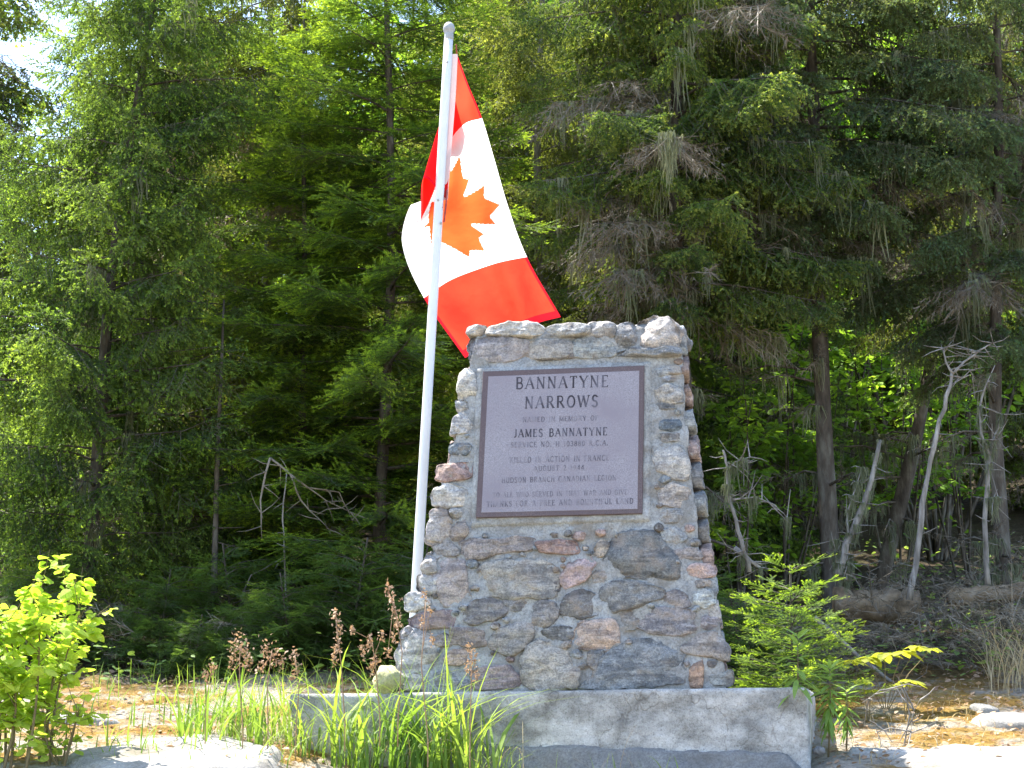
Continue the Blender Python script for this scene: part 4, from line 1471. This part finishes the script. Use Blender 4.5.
farA = conifer('spruce_tree', 470, 17.5, 'shaded spruce deep behind the flag and the bright fir', 'tree', 'spruces deeper in the forest',
               dict(seed=21, H=9.5, R=1.68, base=.3, kind='spruce', mats=[M['olive'], M['spruce_new'], M['bark']], nb=140, droop=.5, rise=.15, hang=.8, r0=0.056, tpl='spruce_far', step=.07, bl=.36, sides=8, lichen=0.07, deadfrac=0.06))
farB = conifer('spruce_tree', 610, 16.6, 'shaded spruce deep between the flag and the lichened spruce', 'tree', 'spruces deeper in the forest',
               dict(seed=22, H=9.5, R=1.62, base=.4, kind='spruce', mats=SPR, nb=140, droop=.55, rise=.15, hang=.8, r0=0.056, tpl='spruce_far', step=.07, bl=.36, sides=8, deadfrac=0.12, lichen=0.09))
GF = 'spruces deeper in the forest'
n_far = 0
PLACES = [(x_, 35 + (i_ % 3) * 1.2, i_ % 2) for i_, x_ in []] + [(-70, 17.8, 0), (130, 19.5, 1), (740, 18.2, 1), (550, 20, 1),
          (150, 25.5, 1), (420, 22.5, 1), (1040, 24, 0), (620, 24.5, 0), (760, 24.8, 1), (880, 25.5, 0), (230, 27.5, 0), (350, 28.5, 1), (490, 27.5, 0), (1000, 29, 1), (690, 30, 0), (560, 31, 1), (840, 30.5, 0), (410, 33, 1), (140, 32, 0), (930, 34, 1)]
where = ['at the left edge behind the full spruce', 'behind the narrow dark spruce', 'between the lichened and the bare trunked spruce']
for i, (u, Y, w) in enumerate(PLACES):
    lab = 'shaded spruce ' + where[i] if i < 3 else 'dim distant spruce lost among the trunks deep in the forest'
    copy_tree([farA, farB][w], u, Y, lab, rng.uniform(0, 6.28), rng.uniform(.9, 1.12) * (1 + .012 * (Y - 17)), group=GF if i < 3 else 'dim distant spruces deep in the forest')

bl_tree = shrub('aspen_tree', 700, 19.0, 'broad sunlit aspen glimpsed far behind the lichened spruce', 'tree', 'sunlit aspens far behind the conifers', 60, 8.0, 1.9, 16, 7000, .13, 'leaf', [M['alder']], leafz=.05)
for i, (u, Y, sc, lab) in enumerate([(930, 19.5, 1.0, 'broad sunlit aspen glimpsed far behind the leaning trunk'), (260, 19.5, .95, 'broad sunlit aspen glimpsed far behind the olive spruce'), (30, 20.5, .7, 'broad sunlit aspen glimpsed far behind the full left spruce'),
                                     (520, 21.5, 1.1, 'broad sunlit aspen glimpsed far behind the flag'), (820, 23.0, 1.1, 'broad sunlit aspen glimpsed far behind the bare trunk'), (380, 24, 1.1, 'broad sunlit aspen glimpsed far behind the bright fir')]):
    copy_tree(bl_tree, u, Y, lab, rng.uniform(0, 6.28), sc)

# small firs
sap = conifer('fir_sapling', 785, 10.35, 'bright yellow green fir sapling beside the right side of the monument', 'sapling', 'small firs under the trees',
              dict(seed=31, H=.82, R=.50, base=.04, kind='fir', mats=FIR, nb=43, droop=.1, rise=.22, hang=.05, uptip=.05, step=.05, bl=0.196, r0=.012, sides=6, shape=.55, round=False))
low = conifer('fir_sapling', 350, 12.0, 'low dark fir in the shade behind the dried stalks', 'sapling', 'small firs under the trees',
              dict(seed=32, H=.85, R=.68, base=.05, kind='fir', mats=[M['fir'], M['fir'], M['bark']], nb=42, droop=.45, rise=.5, hang=.5, uptip=.1, lean=(.12, .05), step=.05, bl=0.276, r0=.015, sides=6, shape=.6, round=False))
for u, Y, sc, lab in [(165, 12.3, .8, 'low dark fir right of the aspen sapling'), (245, 12.6, .95, 'low dark fir under the olive spruce'), (300, 11.9, .75, 'low dark fir behind the grass left of the slab'),
                      (415, 12.3, 1.0, 'low dark fir half hidden by the flagpole foot'), (60, 12.6, .9, 'low dark fir behind the aspen sapling'), (700, 12.2, .8, 'low dark fir against the monument flank'),
                      (200, 11.7, .5, 'tiny dark fir at the edge of the moss on the left'), (740, 11.3, .7, 'low dark fir behind the bright sapling')]:
    copy_tree(low, u, Y, lab, rng.uniform(0, 6), sc)


shrub('aspen_sapling', 40, 8.75, 'leafy aspen sapling with round yellow green leaves in the lower left corner', 'sapling', None, 5, 1.02, .46, 13, 2300, .056, 'round', [M['aspen']], upright=.8, leafz=.05, spread=1.6)
shrub('aspen_sapling', 78, 8.7, 'small aspen shoot low at the right of the big sapling', 'sapling', None, 6, .42, .2, 5, 80, .05, 'round', [M['aspen']])
GA = 'sunlit alders behind the conifers'
for i, (u, Y, H, Rr, n, lab) in enumerate([
        (735, 14.6, 3.0, .55, 1500, 'sunlit alder right of the monument shoulder'), (775, 16.0, 3.6, .7, 1500, 'sunlit alder behind the hanging lichen'),
        (890, 16.2, 3.6, .8, 1600, 'sunlit alder between the bare trunk and the leaning trunk'), (960, 17.0, 4.2, .9, 1500, 'sunlit alder behind the tall dead stems'),
        (180, 16.2, 2.3, .7, 1200, 'sunlit alder glimpsed left of the thin dark trunk'), (255, 17, 2.6, .9, 1500, 'sunlit alder glimpsed right of the thin dark trunk'),
        (20, 16.0, 3.0, .8, 1200, 'alder glimpsed behind the full left spruce')]):
    shrub('alder_shrub', u, Y, lab, 'shrub', GA, 40 + i, H, Rr, 5, n, .075, 'leaf', [M['alder']])

# thin dark trunk on the left
root = empty('dead_sapling', P(214, 640, 12.9), 'thin straight dark dead trunk standing left of the bright fir', 'tree')
tb = Tubes(); b0 = Vector(root.location)
tb.add([P(214, 665, 12.9) - b0, P(215, 560, 12.9) - b0, P(217, 470, 12.9) - b0, P(221, 380, 12.9) - b0, P(224, 300, 12.9) - b0], [.024, .021, .018, .012, .006], 7, 0, .3)
g = np.random.default_rng(3)
for i in range(22):
    p = P(214 + i * .35, 640 - i * 14, 12.9) - b0; a = g.uniform(0, 6.28); L = g.uniform(.1, .4)
    q = p + Vector((math.cos(a) * L, math.sin(a) * L, g.uniform(-.12, .1)))
    tb.add([p, q], [.005, .002], 4, 0, cap=False)
tb.build('trunk', [M['bark']], root)


# ------------------------------------------------------------------ dead wood on the right
def deadwood(name, label, Y, strands, mat='dead', group='weathered dead stems on the right', twigs=10, seed=1, lichen=0, base=None):
    """strands: list of ([(u,v[,dY])...], r0, r1)"""
    u0, v0 = strands[0][0][0][:2]
    b = P(u0, v0, Y)
    root = empty(name, b, label, 'dead tree', group)
    g = np.random.default_rng(seed)
    tb = Tubes(); dd = Stamp(); lic = Stamp()
    for pts, r0, r1 in strands:
        Q = [P(p[0], p[1], Y + (p[2] if len(p) > 2 else 0)) - b for p in pts]
        # densify
        D = []
        for i in range(len(Q) - 1):
            for s in (0, .33, .66):
                w = Q[i].lerp(Q[i + 1], s); D.append(w + Vector((g.normal(0, .004), g.normal(0, .004), 0)))
        D.append(Q[-1])
        n = len(D)
        tb.add(D, [r0 + (r1 - r0) * i / (n - 1) for i in range(n)], 8, 0, .35, seed)
        for k in range(twigs):
            i = int(g.integers(1, n)); d = Vector((g.normal(), g.normal() * .6, g.normal(0, .5))).normalized()
            L = g.uniform(.04, .2)
            tb.add([D[i], D[i] + d * L * .6, D[i] + d * L + Vector((0, 0, g.normal(0, .02)))], [.004, .003, .001], 4, 0, cap=False)
        for k in range(lichen):
            i = int(g.integers(1, n)); lic.put('beard', int(g.integers(4)), D[i], (g.normal(), g.normal(), 0), (0, 0, 1), g.uniform(.08, .2))
    tb.build('stem', [M[mat]], root)
    if lic.items:
        V, Mi = lic.bake(); tri_mesh('lichen', V, [M['lichen']], None, root)
    return root


deadwood('dead_snag', 'tall pale forked dead stem, the taller one right of the log', 12.0,
         [([(909, 600), (918, 550), (922, 505), (930, 460), (940, 420), (950, 385), (952, 372)], .022, .010), ([(952, 374), (946, 362), (944, 348)], .009, .004),
          ([(952, 374), (965, 362), (980, 350), (993, 343)], .010, .003), ([(953, 376), (964, 378), (972, 374)], .007, .002), ([(970, 358), (972, 350)], .005, .002)], seed=2)
deadwood('dead_snag', 'pale dead stem with two prongs near the right edge', 12.1,
         [([(986, 585), (986, 520), (988, 470), (990, 455)], .020, .012), ([(990, 456), (982, 440), (979, 415), (984, 390), (995, 365)], .012, .003),
          ([(990, 456), (996, 435), (1000, 414)], .010, .004), ([(986, 500), (998, 497)], .006, .003)], seed=3, lichen=8)
deadwood('dead_snag', 'crooked bare dead branch rising right of the monument', 11.2,
         [([(750, 572), (742, 540), (733, 510), (728, 485), (727, 468), (723, 450)], .014, .006), ([(727, 470), (735, 462), (750, 457)], .007, .002),
          ([(732, 500), (755, 497), (775, 505), (787, 518)], .006, .002), ([(735, 548), (760, 568)], .016, .010)], seed=4, lichen=4)
deadwood('dead_snag', 'mossy leaning snag in front of the bare trunked spruce', 12.3,
         [([(838, 575), (846, 545), (860, 515), (872, 480), (880, 440)], .03, .012), ([(846, 545), (848, 510), (862, 468)], .010, .003), ([(838, 575), (835, 540)], .02, .008),
          ([(846, 580), (850, 555)], .014, .004)], seed=5, lichen=26)
deadwood('dead_snag', 'thin dead stem standing between the left spruce trunks', 12.6,
         [([(288, 470), (283, 520), (284, 560), (290, 640)], .004, .007), ([(240, 600), (252, 575), (282, 558)], .006, .003)], seed=8, twigs=5)
deadwood('dead_snag', 'slim slanting dead pole crossing behind the yellow leaved plant', 11.3,
         [([(815, 617), (840, 640), (870, 665), (893, 683)], .016, .010)], seed=9, twigs=3)
deadwood('dead_snag', 'grey tangled dead branches hanging left of the flagpole', 12.5,
         [([(270, 458), (300, 482), (325, 500), (350, 512)], .008, .002), ([(290, 474), (300, 500), (330, 530)], .008, .002), ([(270, 458), (260, 500), (262, 540)], .008, .002), ([(310, 488), (340, 492), (352, 520)], .006, .002)], seed=11, twigs=9, mat='barkpale')


def log(name, label, u0, v0, u1, v1, Y, r, seed):
    a, b = P(u0, v0, Y), P(u1, v1, Y)
    root = empty(name, a, label, 'log', 'fallen logs at the forest edge')
    tb = Tubes()
    n = 14
    pts = [(a.lerp(b, i / n) - a) + Vector((0, 0, .02 * noise.noise(Vector((i * .5, seed, 0))))) for i in range(n + 1)]
    tb.add(pts, [r * (1 + .15 * noise.noise(Vector((i * .8, seed, 2)))) for i in range(n + 1)], 18, 0, .35, seed)
    tb.build('trunk', [M['log']], root)
    g = np.random.default_rng(seed + 5); tb = Tubes()
    for i in range(0):
        p = Vector(pts[int(g.integers(n))]) + Vector((0, 0, r * .8)); L = g.uniform(.08, .3)
        tb.add([p, p + Vector((g.normal(0, .3), g.normal(0, .3), .8)) * L], [.010, .002], 5, 0, cap=False)


log('fallen_log', 'thick tan fallen log behind the yellow leaved plant', 835, 606, 918, 608, 12.5, .11, 3)
log('fallen_log', 'grey fallen log near the right edge under the pronged stem', 948, 597, 1040, 590, 12.6, .055, 4)

# brush pile of dead twigs on the forest floor (uncountable)
dd = Stamp()
g = np.random.default_rng(17)
for i in range(420):
    u = g.uniform(740, 1060); Y = g.uniform(11.3, 13.5); x = X(u, Y)
    dd.put('dead', int(g.integers(4)), (x, Y, G(x, Y) + g.uniform(.0, .5) * (1 if u > 850 else .5)), g.normal(0, 1, 3) * [1, 1, .35], (0, 0, 1), g.uniform(.2, .5))
for i in range(420):
    u = g.uniform(-40, 440); Y = g.uniform(11.8, 15); x = X(u, Y)
    dd.put('dead', int(g.integers(4)), (x, Y, G(x, Y) + g.uniform(.0, .35)), g.normal(0, 1, 3) * [1, 1, .3], (0, 0, 1), g.uniform(.2, .5))
V, Mi = dd.bake()
tag(tri_mesh('brushwood', V, [M['deadtwig']]), 'tangle of dead twigs on the forest floor', 'brushwood', kind='stuff')

# small dry litter on the sunny moss
TPL['leaf'] = [leaf_tpl(4, .30, .2), leaf_tpl(4, .26, -.1)]
stp = Stamp()
for i in range(5200):
    Y = g.uniform(8.7, 12.0); u = g.uniform(-60, 1084); x = X(u, Y); a = g.uniform(0, 6.28)
    stp.put('leaf', int(g.integers(2)), (x, Y, G(x, Y) + abs(g.normal(.012, .012))), (math.cos(a), math.sin(a), g.uniform(-.4, .6)), (g.normal(0, .5), g.normal(0, .5), 1), g.uniform(.012, .045))
V, Mi = stp.bake()
tag(tri_mesh('leaf_litter', V, [M['seed']]), 'dry brown leaf litter on the mossy ground', 'leaf litter', kind='stuff')

# forest floor leaves (uncountable)
stp = Stamp()
for i in range(5200):
    Y = 11.4 + 9 * g.random() ** 1.5; u = g.uniform(-60, 1084); x = X(u, Y)
    a = g.uniform(0, 6.28)
    stp.put('leaf', int(g.integers(2)), (x, Y, G(x, Y) + abs(g.normal(0, .12))), (math.cos(a), math.sin(a), g.uniform(-.3, .3)), (g.normal(0, .3), g.normal(0, .3), 1), g.uniform(.035, .08))
V, Mi = stp.bake()
tag(tri_mesh('undergrowth', V, [M['herb']]), 'low leafy ground cover under the trees', 'ground cover', kind='stuff')


# ------------------------------------------------------------------ grasses and herbs
def blades(spots, hmin, hmax, wid, seed, curl=.5, nseg=6):
    g = np.random.default_rng(seed); T = []
    for (x, y) in spots:
        z = G(x, y) - .01
        a = g.uniform(0, 6.28); h = g.uniform(hmin, hmax); cu = curl * g.uniform(.2, 1.5)
        d = np.array([math.cos(a), math.sin(a), 0]); s = np.array([-math.sin(a), math.cos(a), 0]); fa = g.uniform(0, 3.14)
        s = s * math.cos(fa) * .6 + s * .4
        w = wid * g.uniform(.6, 1.3)
        prev = None
        for k in range(nseg + 1):
            t = k / nseg
            p = np.array([x, y, z]) + d * h * cu * t * t + np.array([0, 0, h * (t - .38 * cu * t ** 3)])
            ww = w * (1 - t ** 2.2) * (.5 + .5 * min(1, t * 5))
            l, r_ = p - s * ww, p + s * ww
            if prev is not None:
                T.append([prev[0], prev[1], r_]); T.append([prev[0], r_, l])
            prev = (l, r_)
    return np.array(T)


def front_y(u):      # depth of the slab front at a picture column
    return vplane(u, 720, .085).y


def spots_px(u0, u1, n, dmin, dmax, seed, ref='slab'):
    g = np.random.default_rng(seed); out = []
    for i in range(n):
        u = g.uniform(u0, u1); Y = front_y(u) - g.uniform(dmin, dmax) if ref == 'slab' else g.uniform(dmin, dmax)
        out.append((X(u, Y), Y))
    return out


T = np.concatenate([
    blades(spots_px(335, 500, 200, .06, .32, 1), .30, .74, .0115, 1, .8),
    blades(spots_px(395, 470, 60, .06, .24, 2), .46, .84, .0115, 2, .8),
    blades(spots_px(190, 330, 330, -.35, .25, 3), .20, .44, .0075, 3, .8),
    blades(spots_px(290, 520, 130, .05, .30, 4), .12, .30, .0045, 4, .6),
    blades(spots_px(530, 690, 22, .16, .30, 5), .08, .20, .0040, 5, .5),
    blades(spots_px(120, 300, 90, 8.6, 9.2, 6, 'y'), .08, .30, .0050, 6, .8),
    blades(spots_px(100, 430, 420, 9.9, 11.6, 7, 'y'), .08, .24, .0045, 7, .5),
    blades(spots_px(-20, 130, 70, 8.6, 9.6, 8, 'y'), .08, .24, .0040, 8, .6),
])
tag(tri_mesh('tall_grass', T, [M['grass']]), 'tall green grass growing in front of the slab', 'grass', kind='stuff')
T = np.concatenate([
    blades(spots_px(210, 500, 110, .0, .30, 11), .12, .45, .0026, 11, 1.2),
    blades(spots_px(480, 650, 16, .15, .3, 12), .15, .42, .0022, 12, 1.2),
    blades(spots_px(-20, 300, 500, 8.9, 11.3, 13, 'y'), .02, .09, .0030, 13, 1.0),
    blades(spots_px(820, 1060, 900, 8.8, 11.2, 14, 'y'), .02, .09, .0030, 14, 1.0),
    blades(spots_px(975, 1050, 420, 10.8, 11.6, 15, 'y'), .25, .62, .0032, 15, 1.3),
])
tag(tri_mesh('dry_grass', T, [M['grass_dry']]), 'dry tan grass scattered over the moss', 'grass', kind='stuff')


def stalk(u, v, Y, utop, vtop, label, seed, heads, mat='seed', rr=.003):
    """dried flower stalk with drooping seed heads; heads: (u, v, size)"""
    b = P(u, v, Y); g = np.random.default_rng(seed)
    root = empty('dried_stalk', b, label, 'dried plant', 'dried flower stalks around the slab')
    tb = Tubes(); top = P(utop, vtop, Y + .02) - b
    mid = top * .5 + Vector((g.normal(0, .015), 0, .02))
    tb.add([Vector((0, 0, -.12)), Vector((0, 0, 0)), mid, top], [rr, rr, rr * .8, rr * .5], 5, 0)
    stp = Stamp()
    for (hu, hv, sz) in heads:
        h = P(hu, hv, Y + g.normal(0, .03)) - b
        tb.add([mid.lerp(top, g.uniform(.2, 1)), h], [rr * .5, rr * .3], 4, 0, cap=False)
        for k in range(int(40 * sz)):
            p = h + Vector((g.normal(0, .012 * sz), g.normal(0, .012), g.normal(0, .026 * sz)))
            stp.put('leaf', int(g.integers(2)), p, g.normal(size=3), g.normal(size=3), g.uniform(.010, .022))
    tb.build('stem', [M['seed']], root)
    V, Mi = stp.bake(); tri_mesh('seed_head', V, [M[mat]], None, root)


stalk(345, 725, 8.85, 335, 612, 'curled dried stalk with knobby head left of the monument', 1, [(336, 615, .9), (339, 632, .9), (338, 648, .8), (334, 660, .6)])
stalk(380, 720, 8.85, 372, 640, 'rust brown forked dried stalk at the left foot of the monument', 2, [(364, 650, .8), (370, 642, .7), (352, 630, .6), (376, 660, .9), (382, 636, .6), (372, 668, .9)])
stalk(398, 720, 8.80, 393, 595, 'tallest dried stalk against the left edge of the monument', 3, [(388, 590, .8), (392, 600, .8), (396, 612, .9), (398, 626, .8), (394, 640, .5), (388, 652, .6)])
stalk(243, 730, 9.0, 240, 645, 'bushy pale dried flower head left of the slab, leftmost', 4, [(236, 642, 1.3), (244, 650, 1.2), (232, 660, 1.1), (248, 663, 1.0)])
stalk(268, 730, 8.95, 272, 650, 'bushy dried flower head left of the slab, second from the left', 5, [(266, 650, 1.1), (275, 655, 1.1), (281, 663, .9), (262, 668, .8)])
stalk(296, 730, 8.9, 295, 655, 'thin dried stalk by the left end of the slab', 6, [(294, 656, .7), (297, 668, .7), (293, 678, .5)])
stalk(470, 745, 8.75, 472, 650, 'thin red brown stalk in front of the left monument stones', 7, [(470, 650, .7), (475, 660, .8), (468, 668, .7), (477, 675, .6)])
stalk(428, 740, 8.75, 426, 600, 'faint dry stalk rising in front of the left column of stones', 8, [(425, 596, .5), (430, 610, .5), (421, 622, .5), (432, 640, .4)])
stalk(205, 740, 9.1, 212, 668, 'short dried stalk far left of the slab by the pale rock', 9, [(212, 668, .8), (206, 676, .7)])


def leafy_plant(name, u, Y, vtop, label, seed, n, size, stemc='stem', topfrac=.5, brown=False):
    b = P(u, 755, Y); b.z = G(b.x, Y); g = np.random.default_rng(seed)
    root = empty(name, b, label, 'plant', None)
    top = P(u + g.uniform(-3, 3), vtop, Y) - b
    tb = Tubes()
    tb.add([Vector((0, 0, -.03)), top * .5 + Vector((.008, 0, 0)), top], [.005, .004, .002], 6)
    tb.build('stem', [M['stem']], root)
    stp = Stamp()
    for i in range(n):
        t = 1 - topfrac * (i / n) ** 1.1
        p = top * t; a = i * 2.4 + g.uniform(-.3, .3)
        d = Vector((math.cos(a), math.sin(a), 1.1 * (t - .75) * 3 - .2 + g.uniform(-.25, .25)))
        stp.put('slim', int(g.integers(2)), p, d, (0, 0, 1), size * (1.15 - .8 * abs(t - .75)) * g.uniform(.8, 1.15))
    V, Mi = stp.bake(); tri_mesh('foliage', V, [M['herb']], None, root)
    if brown:
        stp = Stamp()
        for i in range(26):
            t = g.uniform(.3, .62); p = top * t
            stp.put('slim', int(g.integers(2)), p, Vector((g.normal(), g.normal(), -1.6)), (1, 0, 0), size * .55)
        V, Mi = stp.bake(); tri_mesh('withered_leaf', V, [M['seed']], None, root)


leafy_plant('leafy_stalk', 795, 8.95, 636, 'tall slim leaved plant with withered lower leaves at the right end of the slab', 4, 34, .13, topfrac=.38, brown=True)
leafy_plant('leafy_stalk', 828, 9.1, 668, 'bushy slim leaved plant just right of the slab, right of the taller one', 5, 60, .11, topfrac=.7)
leafy_plant('leafy_stalk', 846, 9.2, 690, 'short slim leaved plant at the edge of the slab shadow', 6, 36, .09, topfrac=.7)


def palmate(u, v, Y, label, seed, whorls):
    b = P(u, v, Y); b.z = G(b.x, Y); g = np.random.default_rng(seed)
    root = empty('broad_leaved_plant', b, label, 'plant', 'yellow leaved plants at the forest edge')
    tb = Tubes(); stp = Stamp()
    for (wu, wv, sz) in whorls:
        c = P(wu, wv, Y + g.normal(0, .05)) - b
        tb.add([Vector((0, 0, -.02)), c * .5 + Vector((0, 0, .03)), c], [.003, .0025, .0015], 4, 0, cap=False)
        for k in range(6):
            a = k * 1.05 + g.uniform(-.2, .2)
            stp.put('leaf', int(g.integers(2)), c, Vector((math.cos(a), math.sin(a), g.uniform(-.35, .0))), (0, 0, 1), sz * g.uniform(.8, 1.1))
    tb.build('stem', [M['stem']], root)
    V, Mi = stp.bake(); tri_mesh('foliage', V, [M['sarsa']], None, root)


palmate(885, 700, 10.3, 'yellow green plant with spreading leaves held flat in front of the log', 3, [(868, 657, .12), (885, 653, .11), (903, 651, .12), (918, 646, .10), (852, 660, .10), (932, 648, .07)])
palmate(905, 705, 10.0, 'single yellow whorl of leaves below the larger yellow plant', 4, [(911, 680, .10), (902, 683, .07)])
palmate(868, 705, 10.0, 'pale withered whorl low beside the slim leaved plants', 5, [(862, 680, .09), (872, 690, .07)])

# bare arching twigs on the sunny moss, right
deadwood('dead_shrub', 'bare arching twigs rising from the sunny moss on the right', 9.3,
         [([(900, 770), (906, 735), (908, 705), (903, 688), (880, 690), (862, 703)], .004, .002), ([(885, 768), (880, 740), (872, 715)], .003, .001), ([(906, 730), (920, 700)], .003, .001), ([(890, 770), (905, 750), (912, 722)], .003, .0015)], twigs=6, seed=14, group=None)


# ------------------------------------------------------------------ loose stones
def pebble(u, v, Y, r, label, mat, name='stone', seed=0, flat=.75, h=1.0):
    c = P(u, v, Y)
    V = []; Fc = []
    nr, na = 12, 20
    for j in range(nr + 1):
        ph = math.pi * j / nr
        for k in range(na):
            a = 2 * math.pi * k / na
            d = Vector((math.sin(ph) * math.cos(a), math.sin(ph) * math.sin(a), math.cos(ph) * flat * h))
            V.append(d * r * (1 + .35 * noise.noise(d * 1.7 + Vector((seed, 0, 0))) + .08 * noise.noise(d * 6)))
    for j in range(nr):
        for k in range(na):
            k2 = (k + 1) % na
            Fc.append((j * na + k, (j + 1) * na + k, (j + 1) * na + k2, j * na + k2))
    o = mesh_obj(name, V, Fc, [M[mat]], smooth=True)
    o.location = c
    tag(o, label, 'stone')
    return o


pebble(794, 752, 8.95, .030, 'small round grey stone at the right corner of the slab, the left of two', 'footing', seed=1)
pebble(819, 751, 8.98, .028, 'small round grey stone at the right corner of the slab, the right of two', 'footing', seed=4)
pebble(388, 680, 9.32, .07, 'yellowish stone resting on the slab against the left foot of the monument', 'ochre_rock', seed=8, h=1.3)
